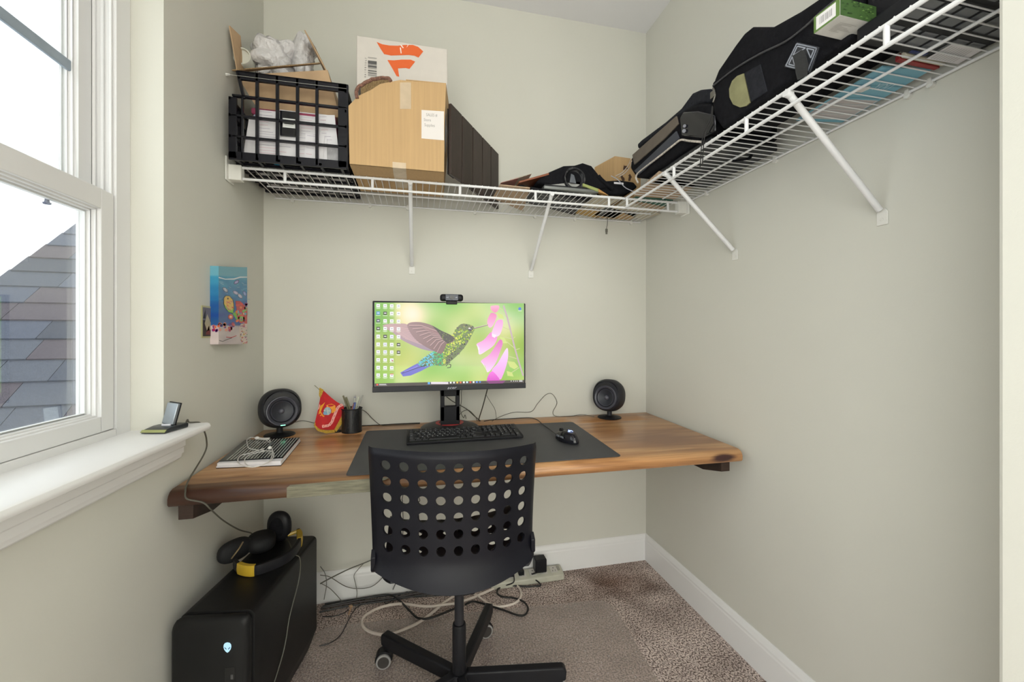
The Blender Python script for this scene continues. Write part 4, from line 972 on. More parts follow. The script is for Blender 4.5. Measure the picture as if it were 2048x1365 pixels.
BLU = mat('blue_pen', (0.02, 0.05, 0.22), 0.3); PNK = mat('rust_pencil', (0.36, 0.14, 0.10), 0.5); OLV = mat('olive_metal', (0.22, 0.21, 0.13), 0.35, 0.4); CLR = mat('milky_plastic', (0.60, 0.62, 0.50), 0.3); NAVY = mat('navy_pen', (0.05, 0.04, 0.18), 0.35); GRYP = mat('grey_pen', (0.42, 0.42, 0.38), 0.35)
pen('pencil', 'rust-red pencil pointing down against the front left of the mesh pen cup', (-0.022, -0.024), (0.010, -0.010, 0.118), 0.0036, PNK, mat('pencil_wood', (0.5, 0.36, 0.25), 0.6), cat='pencil')
pen('pen', 'blue pen crossing the front of the mesh pen cup', (-0.008, -0.032), (0.016, -0.016, 0.125), 0.0042, BLU, STEEL)
pen('pen', 'navy pen with a grey end standing tall in the middle of the mesh pen cup', (-0.002, 0.010), (0.012, 0.004, 0.152), 0.0042, NAVY, STEEL, GRYP)
pen('pen', 'milky white pen leaning right in the mesh pen cup', (-0.006, 0.0), (0.026, 0.004, 0.146), 0.0044, CLR)
pen('pen', 'thin clear pen reaching farthest right out of the mesh pen cup', (-0.012, 0.014), (0.042, 0.012, 0.150), 0.0026, GRYP)
pen('pen', 'olive metal pen leaning far left in the mesh pen cup', (0.012, 0.012), (-0.034, 0.0, 0.152), 0.0036, OLV)
pen('pen', 'olive pen just right of the leftmost one in the mesh pen cup', (0.018, 0.0), (-0.022, -0.004, 0.146), 0.0040, OLV)

# small red flag on a little stick
fl = root('desk_flag', 'small red flag with gold fringe and eagle emblem beside the pen cup', 'flag', (-0.36, 1.78, ZT))
FY = 1.775
def fpos(cx, cy, off=0.0):
    p = P(500+cx/8.532, 740+cy/8.532, 'Y', FY)
    k = (cx-1150)/450.0
    p.y = FY + 0.010*math.sin(k*4.2+cy*0.004) + 0.010*k
    return p
FR = mat('red_cloth', (0.50, 0.012, 0.015), 0.7, var=0.15, scale=40, bump=0.3, bscale=1500); GOLD = mat('gold_fringe', (0.60, 0.38, 0.05), 0.5, 0.2, var=0.5, scale=500, bump=0.8, bscale=1500)
def clothpoly(rows_, mt, name, par, thick=0.0016):
    """rows_: list of (left, right) crop points from top to bottom"""
    n = 14; m = MB(); vs = []
    rr = []
    for (a, b), (c_, d_) in zip(rows_, rows_[1:]):
        for k in range(5): t = k/5; rr.append(((a[0]+(c_[0]-a[0])*t, a[1]+(c_[1]-a[1])*t), (b[0]+(d_[0]-b[0])*t, b[1]+(d_[1]-b[1])*t)))
    rr.append(rows_[-1])
    for a, b in rr:
        for i in range(n+1): t = i/n; vs.append(fpos(a[0]+(b[0]-a[0])*t, a[1]+(b[1]-a[1])*t))
    m.add(vs, [(j*(n+1)+i, j*(n+1)+i+1, (j+1)*(n+1)+i+1, (j+1)*(n+1)+i) for j in range(len(rr)-1) for i in range(n)])
    return m.build(name, mt, par, solid=thick)
clothpoly([((1225,345),(1250,365)),((1190,490),(1480,545)),((1150,720),(1590,625)),((1112,890),(1590,740)),((1120,940),(1500,930)),((1200,1010),(1425,1035))], FR, 'cloth', fl)
def fringe(pts_in, pts_out, nm='gold_fringe'):
    m = MB(); vs = []
    for a, b in zip(pts_in, pts_out): vs += [fpos(*a), fpos((a[0]+b[0])/2, (a[1]+b[1])/2), fpos(*b)]
    m.add(vs, [(i*3+j, i*3+j+1, (i+1)*3+j+1, (i+1)*3+j) for i in range(len(pts_in)-1) for j in (0, 1)])
    m.build(nm, GOLD, fl, solid=0.0026)
fringe([(1108,895),(1200,1005),(1310,1035),(1425,1035)], [(1095,950),(1160,1035),(1300,1085),(1445,1080)])
fringe([(1425,1035),(1510,880),(1560,780),(1590,725)], [(1460,1075),(1545,950),(1600,840),(1622,755)])
fringe([(1250,350),(1225,420),(1190,490)], [(1175,310),(1170,390),(1168,440)])
pf = Paint(lambda a, b: fpos(a, b), (0, -1, 0), 0.0004)
pf.poly([(1285,550),(1240,640),(1200,745),(1170,760),(1185,690),(1195,620),(1240,590)], (235,160,40), 3)
pf.poly([(1195,600),(1180,660),(1150,700),(1170,640),(1185,590)], (240,180,170), 3)
pf.disc(1330,700,62,68,(150,170,175),5); pf.disc(1290,735,36,30,(120,160,185),6)
pf.line([(1265,690),(1380,700)], 12, (190,200,195), 7); pf.line([(1320,640),(1345,765)], 10, (190,200,195), 7)
pf.poly([(1310,600),(1400,575),(1460,610),(1465,690),(1430,730),(1395,740),(1400,680),(1370,640),(1310,630)], (235,150,40), 4)
pf.line([(1205,720),(1250,780),(1275,790)], 22, (235,150,40), 4); pf.line([(1200,780),(1250,760)], 14, (235,150,40), 4)
sc = [(1575,600),(1510,630),(1480,680),(1450,760),(1420,830),(1400,890),(1350,950),(1290,955),(1240,965)]
pf.line(sc, 44, (240,170,160), 3)
for a, b in zip(sc, sc[1:]): pf.line([(a[0]*0.7+b[0]*0.3, a[1]*0.7+b[1]*0.3-6), (a[0]*0.4+b[0]*0.6, a[1]*0.4+b[1]*0.6+6)], 8, (170,60,60), 4)
pf.line([(1250,930),(1300,960)], 14, (240,150,120), 5)
pf.build('emblem', PRINT, fl, label='gold eagle, silver globe and pale scroll')
MB().tube([P(500+1100/8.532, 740+265/8.532, 'Y', 1.79), P(500+1175/8.532, 740+330/8.532, 'Y', 1.787), P(500+1300/8.532, 740+560/8.532, 'Y', 1.80), Vector((-0.335, 1.812, ZT+0.008))], 0.0016, 8).build('stick', OLV, fl)
MB().lathe([(0.016, 0.0004), (0.016, 0.005), (0.006, 0.009), (0, 0.009)], 24, Matrix.Translation((-0.335, 1.812, ZT))).build('foot', BLACKP, fl)

# ------------------------------------------------------------------ cables on and under the desk
def cable(name, label, pts, r, mt, group=None, cat='cable', sm=7, n=6):
    par = mon if name == 'monitor_cable' else dock if name == 'dock_cable' else None
    if par is not None: return MB().tube(pts, r, n, smooth=sm).build('cable', mt, par)
    o = MB().tube(pts, r, n, smooth=sm).build(name, mt); return setp(o, label, cat, group or {'power_cable': 'black cords on the carpet behind the chair', 'extension_cable': 'cream cord loops on the carpet', 'data_cable': 'thin cables hanging under the desk', 'desk_cable': 'thin cables along the back of the desk'}.get(name))
WY = YB-0.004
def W_(x, y, yy=WY): return P(x, y, 'Y', yy)
def D_k(x, y, z=ZT+0.0022): return P(x, y, 'Z', z)
cable('speaker_cable', 'thin dark cable looping up the wall between the monitor and the right speaker', [Vector((0.33, 1.87, ZT+0.002)), W_(985, 842, 1.89), W_(1005, 832), W_(1030, 825), W_(1062, 824), W_(1075, 808), W_(1092, 790), W_(1105, 789), W_(1114, 806), W_(1106, 824), W_(1112, 833, 1.90), W_(1140, 833, 1.90), W_(1165, 830, 1.895), Vector((0.83, 1.85, ZT+0.004))], 0.0013, CORDGRY)
cable('desk_cable', 'thin dark cable sagging from the pen cup to the monitor foot', [W_(668, 812, 1.905), W_(700, 814, 1.90), W_(728, 822, 1.90), W_(745, 838, 1.90), W_(760, 850, 1.895), Vector((-0.14, 1.885, ZT+0.002)), Vector((-0.06, 1.885, ZT+0.002)), Vector((0.0, 1.89, ZT+0.002))], 0.0015, CORDGRY)
cable('desk_cable', 'pair of dark speaker wires running low behind the red flag', [W_(590, 845, 1.89), W_(606, 842), W_(632, 847), W_(668, 850, 1.89), Vector((-0.25, 1.885, ZT+0.002))], 0.0013, CORDGRY)
cable('monitor_cable', 'thick dark cable hanging from the back of the monitor right of its stand', [Vector((0.285, 1.70, 0.96)), W_(974, 782, 1.75), W_(966, 812, 1.80), W_(958, 838, 1.86), Vector((0.27, 1.89, ZT+0.002))], 0.0026, CORDGRY)
cable('monitor_cable', 'thin cable hanging straight down close to the right of the monitor stand', [Vector((0.185, 1.70, 0.96)), W_(923, 782, 1.74), W_(923, 800, 1.76), W_(921, 822, 1.79), Vector((0.187, 1.80, 0.80)), Vector((0.20, 1.86, 0.80)), Vector((0.21, 1.903, ZT+0.012))], 0.0014, CORDGRY)
cable('monitor_cable', 'dark cable threaded through the opening of the monitor stand', [W_(893, 794, 1.782), W_(905, 803, 1.79), W_(920, 811, 1.82), W_(935, 820, 1.85), W_(948, 832, 1.87), Vector((0.275, 1.885, ZT+0.002))], 0.0022, CORDGRY)
cable('monitor_cable', 'thin cable bowing out to the right behind the monitor down to the desk', [W_(972, 790, 1.80), W_(980, 803, 1.84), W_(990, 820, 1.87), W_(993, 840, 1.885)], 0.0011, CORDGRY)
cable('monitor_cable', 'short arched cable beside the foot of the monitor column', [W_(918, 832, 1.80), W_(925, 824, 1.82), W_(937, 821, 1.84), W_(950, 833, 1.86), Vector((0.26, 1.885, ZT+0.002))], 0.0014, CORDGRY)
# flat cable at the back edge of the desk
cable('desk_cable', 'dark cable lying along the back edge of the desk left of the monitor', [Vector((-0.33, 1.903, ZT+0.002)), Vector((-0.2, 1.900, ZT+0.002)), Vector((-0.1, 1.905, ZT+0.002)), Vector((0.0, 1.904, ZT+0.002))], 0.002, CORDBLK)

# dock with a wireless stick on the stool of the window and its long cable
dk = P(314, 866, 'Z', 0.905)
DM = Matrix.Translation((-0.634, 1.205, 0.9212)) @ Matrix.Rotation(math.radians(-12), 4, 'Z')
dock = root('usb_dock', 'small grey and black dock on the window stool with a silver stick plugged upright', 'usb dock', (-0.634, 1.205, 0.9212), math.radians(-12))
m = MB(); m.xf = DM; m.prism([(-0.030, y, z) for y, z in ((-0.032, 0.0006), (-0.034, 0.004), (-0.028, 0.009), (0.0, 0.0135), (0.040, 0.0135), (0.044, 0.010), (0.042, 0.0006))], (0.058, 0, 0)); m.build('body', mat('gunmetal', (0.05, 0.055, 0.06), 0.25, 0.5), dock, bevel=0.002)
m = MB(); m.xf = DM; m.prism([(-0.0306, y, z) for y, z in ((-0.0345, 0.0045), (-0.0285, 0.0095), (-0.0275, 0.0085), (-0.0335, 0.0035))], (0.0592, 0, 0)); m.build('yellow_trim', mat('lime_trim', (0.34, 0.36, 0.14), 0.4), dock)
m = MB(); m.xf = DM @ Matrix.Translation((0.002, 0.008, 0.012)) @ Matrix.Rotation(math.radians(-10), 4, 'X') @ Matrix.Rotation(math.radians(8), 4, 'Y')
m.box((-0.0145, -0.004, 0.004), (0.0145, 0.005, 0.058)); st_ = m.build('stick', SILVERP, dock, bevel=0.002)
m = MB(); m.xf = DM @ Matrix.Translation((0.002, 0.008, 0.012)) @ Matrix.Rotation(math.radians(-10), 4, 'X') @ Matrix.Rotation(math.radians(8), 4, 'Y')
m.box((-0.0155, 0.0035, 0.002), (0.0155, 0.0075, 0.060)); m.build('stick_back', BLACKP, st_, bevel=0.001)
m = MB(); m.xf = DM @ Matrix.Translation((0.002, 0.008, 0.012)); m.box((-0.011, -0.006, -0.001), (0.011, -0.003, 0.005)); m.build('plug_light', mat('white_label_light', (0.8,0.8,0.85), 0.3), dock)
pts = [DM @ Vector((0.02, 0.043, 0.007)), ]
pts = [DM @ Vector((0.02, 0.043, 0.007)), P(375, 840, 'Z', 0.930), Vector((-0.618, 1.288, 0.925)), Vector((-0.603, 1.306, 0.920)), Vector((-0.595, 1.308, 0.905)),
       P(413, 880, 'X', -0.600), P(410, 905, 'X', -0.605), Vector((-0.612, 1.278, 0.776)), Vector((-0.600, 1.235, 0.769)), Vector((-0.590, 1.210, 0.764)), Vector((-0.583, 1.203, 0.745)), P(406, 1006, 'Y', 1.208), P(422, 1020, 'Y', 1.215), P(447, 1042, 'Y', 1.30), P(478, 1060, 'Y', 1.42), P(500, 1066, 'Y', 1.56), P(518, 1072, 'Y', 1.66), Vector((-0.53, 1.71, 0.45)), Vector((-0.51, 1.72, 0.38))]
cable('dock_cable', 'thin grey cable dropping from the window stool over the desk edge to the tower', pts, 0.0021, CORDGRY)

# ------------------------------------------------------------------ floor by the back wall: power strip, adapters and cords
sA, sB = Vector((0.315, 1.862, 0)), Vector((0.668, 1.868, 0))
sa = math.atan2(sB.y-sA.y, sB.x-sA.x); SM = Matrix.Translation(sA) @ Matrix.Rotation(sa, 4, 'Z'); sl = (sB-sA).length
strip = root('power_strip', 'beige power strip lying on the carpet against the baseboard behind the chair', 'power strip', sA, sa)
m = MB(); m.xf = SM
m.prism([(0, y, z) for y, z in ((-0.034, 0.001), (-0.034, 0.026), (-0.026, 0.032), (0.022, 0.044), (0.028, 0.040), (0.028, 0.001))], (sl, 0, 0)); m.build('housing', mat('beige_plastic', (0.52, 0.51, 0.42), 0.4), strip, bevel=0.003)
tiltm = math.atan2(0.012, 0.048)
for k in range(6):
    x = 0.05+k*0.052
    if x > sl-0.02: break
    m = MB(); m.xf = SM @ Matrix.Translation((x, -0.002, 0.0382)) @ Matrix.Rotation(tiltm, 4, 'X')
    m.mat(mat('outlet_face', (0.60, 0.58, 0.53), 0.4)).box((-0.017, -0.019, 0), (0.017, 0.019, 0.0018)); m.mat(CORDBLK)
    m.box((-0.008, -0.012, 0.0018), (-0.0055, -0.004, 0.0021)).box((0.0055, -0.012, 0.0018), (0.008, -0.004, 0.0021)).tube([(0, 0.008, 0.0018), (0, 0.008, 0.0021)], 0.0028, 10)
    m.build('outlet', None, strip)
m = MB(); m.xf = SM @ Matrix.Translation((sl-0.018, 0.0, 0.0388)) @ Matrix.Rotation(tiltm, 4, 'X'); m.box((-0.006, -0.012, 0), (0.006, 0.012, 0.003)); m.build('switch', mat('grey_switch', (0.33,0.32,0.27), 0.4), strip, bevel=0.001)
ap_ = SM @ Vector((0.243, -0.004, 0.044))
setp(MB().box((ap_.x-0.030, ap_.y-0.024, ap_.z+0.001), (ap_.x+0.026, ap_.y+0.024, ap_.z+0.062)).build('power_adapter', BLACKP, bevel=0.004), 'bulky black power adapter plugged into the right part of the power strip', 'power adapter')
for k, dx in enumerate((0.102, 0.154)):
    p = SM @ Vector((dx-0.006, -0.006, 0.040))
    setp(MB().box((p.x-0.013, p.y-0.013, p.z), (p.x+0.013, p.y+0.013, p.z+0.022)).build('plug', BLACKP, bevel=0.003), ('black plug in the middle of the power strip, the left of two', 'black plug in the middle of the power strip, the right of two')[k], 'plug')
def FL(x, y, z=0.007): return P(x, y, 'Z', z)
cream = [FL(1020,1180),(0),]
cream = [FL(x, y) for x, y in ((1005,1172),(1030,1170),(1042,1185),(1036,1203),(1010,1213),(985,1212),(955,1193),(935,1180))]
cable('extension_cable', 'thick cream extension cord, the loop lying right of the chair column on the carpet', cream, 0.0052, CORDWHT, n=8)
cream2 = [FL(x, y) for x, y in ((1000,1172),(960,1190),(920,1205),(880,1213),(850,1215),(800,1210),(760,1216),(730,1232),(724,1248),(735,1262),(762,1270),(790,1266),(830,1250),(860,1230),(890,1205),(925,1183))]
for i in (3,4,5): cream2[i].z = 0.010
cable('extension_cable', 'thick cream extension cord curling in a wide loop left of the chair on the carpet', cream2, 0.0056, CORDWHT, n=8)
def Z_(pts, z=0.006): return [FL(x, y, z) for x, y in pts]
cable('power_cable', 'flat black power cord looping out right of the chair column onto the chair mat', Z_([(1078,1172),(1055,1174),(1020,1172),(1000,1176),(994,1186),(1004,1194),(1028,1197),(1048,1205),(1056,1218),(1050,1230),(1035,1231),(1010,1222),(985,1214),(962,1207),(945,1204),(930,1210)], 0.008), 0.0038, CORDBLK, n=8)
ps_ = [ap_+Vector((-0.02,-0.028,0.01)), FL(1062,1152,0.03), FL(1078,1166,0.014), FL(1081,1172,0.006), FL(1072,1174,0.006)]
cable('power_cable', 'black cord bending down from the adapter on the power strip', ps_, 0.0032, CORDBLK)
cable('power_cable', 'black cord dropping from the plugs in front of the power strip', [SM @ Vector((0.11,-0.02,0.05)), SM @ Vector((0.10,-0.045,0.03)), FL(1000,1174,0.006), FL(985,1178,0.005), FL(970,1168,0.005)], 0.0026, CORDBLK)
cable('power_cable', 'black power cord bending across the carpet between the cream cord loops', Z_([(645,1214),(700,1203),(760,1192),(785,1192),(800,1203),(820,1223),(836,1237),(860,1237),(900,1222),(925,1212)], 0.012), 0.0042, CORDBLK, n=8)
cable('power_cable', 'black cord bundled along the baseboard, the one closest to the wall', [Vector((-0.40,1.888,0.006)), Vector((-0.25,1.893,0.006)), Vector((-0.1,1.888,0.006)), Vector((0.06,1.893,0.006)), Vector((0.2,1.888,0.006))], 0.0036, CORDBLK)
cable('power_cable', 'dark brown cord second from the wall along the baseboard', [Vector((-0.41,1.862,0.006)), Vector((-0.28,1.872,0.006)), Vector((-0.13,1.868,0.006)), Vector((0.04,1.876,0.006)), Vector((0.22,1.868,0.006))], 0.0040, mat('brown_cord', (0.03,0.018,0.015), 0.5))
cable('power_cable', 'dark cord third from the wall running left to the tower', [Vector((-0.41,1.838,0.006)), Vector((-0.30,1.852,0.006)), Vector((-0.16,1.852,0.006)), Vector((-0.02,1.858,0.006)), Vector((0.2,1.850,0.006))], 0.0034, CORDBLK)
cable('power_cable', 'thin black cord running from the baseboard cords down past the tower', Z_([(900,1190),(850,1194),(790,1196),(745,1203),(718,1213),(706,1225),(695,1245),(680,1272),(660,1287),(638,1293)], 0.006), 0.0020, CORDBLK)
cable('power_cable', 'thin black cord with a small coil lying between the baseboard and the cream loop', Z_([(815,1184),(795,1193),(784,1202),(772,1208),(770,1201),(780,1197),(786,1206),(778,1209)], 0.006), 0.0017, CORDBLK)
tp = FL(703, 1215, 0.008)
tg = root('cable_tie', 'tan twist tag on the black cord bundle beside the tower', 'cable tag', tp)
MB().box((tp.x-0.010, tp.y-0.006, 0.008), (tp.x+0.004, tp.y+0.010, 0.013), Matrix.Rotation(0.6, 3, 'Z')).build('tag', mat('tan_rubber', (0.55, 0.35, 0.20), 0.6), tg, bevel=0.002)
MB().tube([tp, FL(700, 1222, 0.01), FL(697, 1230, 0.008)], 0.003, 8).build('tail', MT['tan_rubber'], tg)
cable('power_cable', 'thin black lead ending at the tan tag left of the cream loop', Z_([(645,1234),(668,1233),(688,1227),(697,1220)], 0.006), 0.0019, CORDBLK)
# thin cables between tower and wall
G2 = mat('light_grey_cord', (0.13, 0.125, 0.10), 0.5)
def V_(x, y, yy): return P(x, y, 'Y', yy)
cable('data_cable', 'grey cable rising from the tower across the baseboard to the chair back', [V_(641,1168,1.70), V_(665,1155,1.80), V_(700,1138,1.86), V_(742,1121,1.88), V_(780,1100,1.89), V_(815,1075,1.895)], 0.0024, G2)
cable('data_cable', 'grey cable sagging in front of the baseboard from the tower', [V_(641,1151,1.70), V_(660,1155,1.82), V_(690,1173,1.87), V_(715,1178,1.88), V_(745,1173,1.88), V_(770,1150,1.89), V_(800,1110,1.90)], 0.0016, G2)
cable('data_cable', 'grey cable arching down from the tower in front of the baseboard', [V_(641,1134,1.70), V_(650,1148,1.80), V_(653,1170,1.86), V_(648,1200,1.88)], 0.0014, G2)
cable('data_cable', 'thin grey cable falling from the tower to the cord bundle', [V_(643,1168,1.72), V_(660,1178,1.82), V_(674,1192,1.86), V_(684,1204,1.87)], 0.0014, G2)
cable('data_cable', 'thin grey cable bending down beside the chair leg side of the baseboard', [V_(727,1128,1.885), V_(716,1140,1.885), V_(708,1152,1.88), V_(711,1168,1.88), V_(714,1185,1.88), V_(713,1198,1.87)], 0.0014, G2)
cable('data_cable', 'thin cable hanging under the desk left of the middle of the chair back', [Vector((-0.02,1.85,0.71)), V_(806,990,1.88), V_(805,1005,1.88), V_(806,1060,1.89), V_(800,1140,1.89), V_(786,1180,1.89)], 0.0016, CORDBLK)
cable('data_cable', 'dark cable hanging under the desk behind the middle of the chair back', [Vector((0.19,1.86,0.71)), V_(905,975,1.88), V_(902,1005,1.88), V_(906,1050,1.89), V_(915,1120,1.89), Vector((0.18,1.885,0.02))], 0.0026, CORDBLK)
cable('data_cable', 'thin cable hanging under the desk at the left part of the chair back', [Vector((-0.13,1.86,0.71)), V_(836,990,1.88), V_(835,1010,1.88), V_(838,1060,1.89), V_(826,1160,1.89)], 0.0016, CORDBLK)

# ------------------------------------------------------------------ things on the back shelf
ZS = ZD + 0.0030
def PY(x, y, yy): return P(x, y, 'Y', yy)
def slab(m, quad_, h):
    m.prism([Vector((p[0], p[1], p[2])) for p in quad_], (0, 0, h)); return m
def qd(pts, z): return [Vector((p.x, p.y, z)) for p in [P(x, y, 'Z', ZD) for x, y in pts]]

# milk crate
x0, x1, y0, y1, z0, z1 = -0.622, -0.252, 1.530, 1.875, ZS, 2.050
cr = root('milk_crate', 'black plastic lattice crate full of papers at the left end of the back shelf', 'crate', ((x0+x1)/2, y1, z0))
CRT = mat('crate_plastic', (0.007, 0.007, 0.011), 0.34, bump=0.05, bscale=400, spec=0.3)
def bars(m, pts, w, d, axis):
    """pts: (a0, b0, a1, b1) strips in the panel plane"""
    for a0, b0, a1, b1 in pts: axis(m, a0, b0, a1, b1, w, d)
def front_bar(m, xa, za, xb, zb, w, d):
    dx, dz = xb-xa, zb-za; l = math.hypot(dx, dz); nx, nz = -dz/l*w/2, dx/l*w/2
    m.prism([(xa+nx, y0, za+nz), (xb+nx, y0, zb+nz), (xb-nx, y0, zb-nz), (xa-nx, y0, za-nz)], (0, d, 0))
m = MB(); zr = [z0+0.012, z0+0.095, z0+0.165, z0+0.232, z1-0.012]; xs = [x0+0.085, x0+0.147, x0+0.210, x0+0.272]
front_bar(m, x0, z0+0.010, x1, z0+0.010, 0.028, 0.010)
for z in zr[1:4]: front_bar(m, x0+0.01, z-0.02, x1, z-0.02, 0.007, 0.014)
front_bar(m, x0+0.028, z1-0.014, x1, z1-0.014, 0.028, 0.010); front_bar(m, x0+0.024, z1-0.002, x1, z1-0.002, 0.006, 0.020)
for x in xs: front_bar(m, x, z0, x, z1, 0.010, 0.010)
front_bar(m, x0+0.012, z0, x0+0.012, z0+0.205, 0.024, 0.010); front_bar(m, x0+0.040, z0, x0+0.040, z0+0.205, 0.006, 0.012)
front_bar(m, x0+0.045, z0+0.205, x0+0.026, z1, 0.010, 0.010); front_bar(m, x1-0.012, z0, x1-0.012, z1, 0.034, 0.012)
m.build('front_lattice', CRT, cr, bevel=0.0015)
m = MB()
for k in range(6): x = x0+0.02+k*(x1-x0-0.04)/5; m.box((x-0.0045, y0, z0), (x+0.0045, y1, z0+0.009))
for k in range(7): y = y0+0.006+k*(y1-y0-0.012)/6; m.box((x0, y-0.0045, z0+0.0004), (x1, y+0.0045, z0+0.0094))
m.build('bottom_lattice', CRT, cr)
for nm, xa, xb in (('side_lattice', x0, x0+0.008), ('side_lattice', x1-0.008, x1)):
    m = MB()
    top = z0+0.205 if xa == x0 else z1
    for k in range(6): y = y0+0.01+k*(y1-y0-0.02)/5; m.box((xa, y-0.006, z0), (xb, y+0.006, top))
    for z in [q for q in (z0+0.014, z0+0.075, z0+0.145, z0+0.20, z1-0.02) if q < top]: m.box((xa, y0, z-0.006 if z < z1-0.03 else z-0.012), (xb, y1, z+0.006 if z < z1-0.03 else z1))
    if xa != x0: m.box((xa-0.001, y0+0.02, z0+0.01), (xa+0.002, y1-0.01, z0+0.20))
    m.build(nm, CRT, cr, bevel=0.001)
m = MB()
for k in range(6): x = x0+0.02+k*(x1-x0-0.04)/5; m.box((x-0.005, y1-0.008, z0), (x+0.005, y1, z1))
for z in (z0+0.02, z0+0.12, z0+0.2, z1-0.02): m.box((x0, y1-0.010, z-0.006), (x1, y1-0.002, z+0.006))
m.build('rear_lattice', CRT, cr)
# papers standing in the crate behind its front lattice
def sheet(xa, xb, za, zb, y, tilt, label, lines=0, colr=(228,222,232), name='paper_sheet', cat='paper', group=None, mt=None, thick=0.0012):
    c_ = Vector(((xa+xb)/2, y, (za+zb)/2)); R_ = Matrix.Rotation(math.radians(tilt), 3, 'Y')
    rt = root(name, label, cat, (c_.x, y, za), group='papers standing in the black crate')
    m = MB().box((xa, y, za), (xb, y+thick, zb), R_, c_); m.build('sheet', mt or PAPER, rt)
    if lines:
        pp = Paint(lambda u_, v_: c_ + R_ @ Vector((xa+(xb-xa)*u_-c_.x, -0.0004-thick/2, za+(zb-za)*v_-c_.z)), (0,-1,0), 0.0001)
        rr = random.Random(lines)
        for k in range(lines): v_ = 0.93-k*0.86/lines; pp.rect(0.08, v_, 0.08+rr.uniform(0.3, 0.84), v_+0.010, rr.choice([(150,140,165),(175,165,185),(205,150,165)]), 1)
        pp.build('printing', PRINT, rt)
    return rt
zb_ = z0+0.011
sheet(x0+0.065, x0+0.200, zb_+0.001, zb_+0.100, 1.560, 0, 'white printed sheet standing low in the left half of the black crate', 9)
sheet(x0+0.190, x0+0.300, zb_+0.001, zb_+0.098, 1.557, -1, 'white letter with a small red mark low in the middle of the black crate', 6)
sheet(x0+0.228, x0+0.290, zb_+0.005, zb_+0.105, 1.5535, 3, 'pointed white envelope low in the middle right of the black crate', 4)
sheet(x0+0.075, x0+0.155, zb_+0.085, zb_+0.178, 1.565, 0, 'lined white card standing upper left in the black crate', 7)
sheet(x0+0.115, x0+0.245, zb_+0.080, zb_+0.172, 1.570, 0, 'white form behind the black disk case in the black crate', 5)
sheet(x0+0.205, x0+0.300, zb_+0.085, zb_+0.176, 1.568, 0, 'pale pink printed form right of the black disk case in the crate', 8)
sheet(x0+0.275, x0+0.330, zb_+0.075, zb_+0.183, 1.5600, -6, 'tilted white sheet at the upper right of the black crate', 8)
sheet(x0+0.290, x0+0.338, zb_+0.001, zb_+0.098, 1.562, -7, 'crumpled grey-white sheet at the lower right of the black crate', 0, mt=mat('grey_paper', (0.42,0.41,0.42), 0.8, var=0.25, scale=30, bump=0.8, bscale=40, dist=0.01))
sheet(x0+0.035, x0+0.085, zb_+0.002, zb_+0.150, 1.575, 8, 'loose white sheets slumped in the left corner of the black crate', 0)
sheet(x0+0.050, x0+0.090, zb_+0.120, zb_+0.165, 1.582, 20, 'small blue-edged envelope at the left of the black crate', 0, mt=mat('pale_blue_paper', (0.45,0.50,0.66), 0.7))
dc = root('disk_case', 'black case with a white sticker in the middle of the crate lattice', 'case', (x0+0.18, 1.555, zb_+0.09))
MB().box((x0+0.150, 1.549, zb_+0.090), (x0+0.208, 1.556, zb_+0.176)).build('body', BLACKG, dc, bevel=0.001)
ps2 = Paint(plane_fn((x0+0.179, 1.5487, zb_+0.134), (1,0,0), (0,0,1)), (0,-1,0)); ps2.rect(-0.020,-0.016,0.020,0.016,(225,225,222)); ps2.rect(-0.015,0.004,0.006,0.009,(60,60,60),2); ps2.rect(-0.015,-0.004,0.015,0.000,(90,90,90),2); ps2.rect(-0.012,-0.010,0.012,-0.008,(190,190,190),2); ps2.build('sticker', PRINT, dc)
mf = root('folder', 'maroon cloth folder lying across the papers in the black crate', 'folder', (x0+0.17, 1.60, zb_+0.17))
MB().box((x0+0.05, 1.575, zb_+0.168), (x0+0.325, 1.80, zb_+0.190)).build('cover', mat('maroon_cloth', (0.30, 0.045, 0.10), 0.7, var=0.2), mf, bevel=0.006)
MB().box((x0+0.13, 1.585, zb_+0.1905), (x0+0.30, 1.78, zb_+0.196)).build('loose_pages', PAPER, mf)
bp_ = root('blue_pouch', 'bright blue pouch showing through the bottom of the black crate', 'pouch', (x0+0.13, 1.60, zb_))
MB().ball((x0+0.128, 1.625, zb_+0.012), (0.016, 0.040, 0.011), 16, 10, 0.8).build('pouch', mat('teal_cloth', (0.02, 0.22, 0.38), 0.6), bp_)
setp(MB().box((x0+0.04, 1.60, zb_+0.0002), (x1-0.03, 1.86, zb_+0.004)).build('paper_stack', PAPER), 'flat layer of white papers on the crate bottom, seen through the wires', 'paper')

# open cardboard box pushed into the top of the crate
OY = 1.585
ob = root('open_cardboard_box', 'open cardboard box with raised flaps sitting in the top of the black crate', 'box', (-0.45, 1.72, zb_+0.197))
q0, q1 = PY(492, 205, OY+0.01), PY(655, 205, OY+0.01); f0, f1 = PY(468, 143, OY), PY(640, 128, OY)
zt0 = zb_+0.198
B0, B1 = Vector((x0+0.062, 1.600, zt0)), Vector((x1-0.035, 1.600, zt0)); T0, T1 = Vector((f0.x+0.004, 1.598, f0.z-0.004)), Vector((PY(658, 152, 1.6).x-0.004, 1.598, f1.z-0.01)); bk = Vector((0, 0.235, 0))
m = MB().mat(KRAFTI); e_ = 0.004
def wallp(m, a, b, c_, d_, n): m.prism([a, b, c_, d_], n)
wallp(m, B0, B1, T1, T0, (0, e_, 0)); wallp(m, B0+bk, B1+bk, T1+bk, T0+bk, (0, e_, 0))
m.add([B0, B0+bk, T0+bk, T0], [(0,1,2,3)]); m.add([B1, B1+bk, T1+bk, T1], [(0,1,2,3)]); m.add([B0, B1, B1+bk, B0+bk], [(0,1,2,3)])
m.build('body', None, ob)
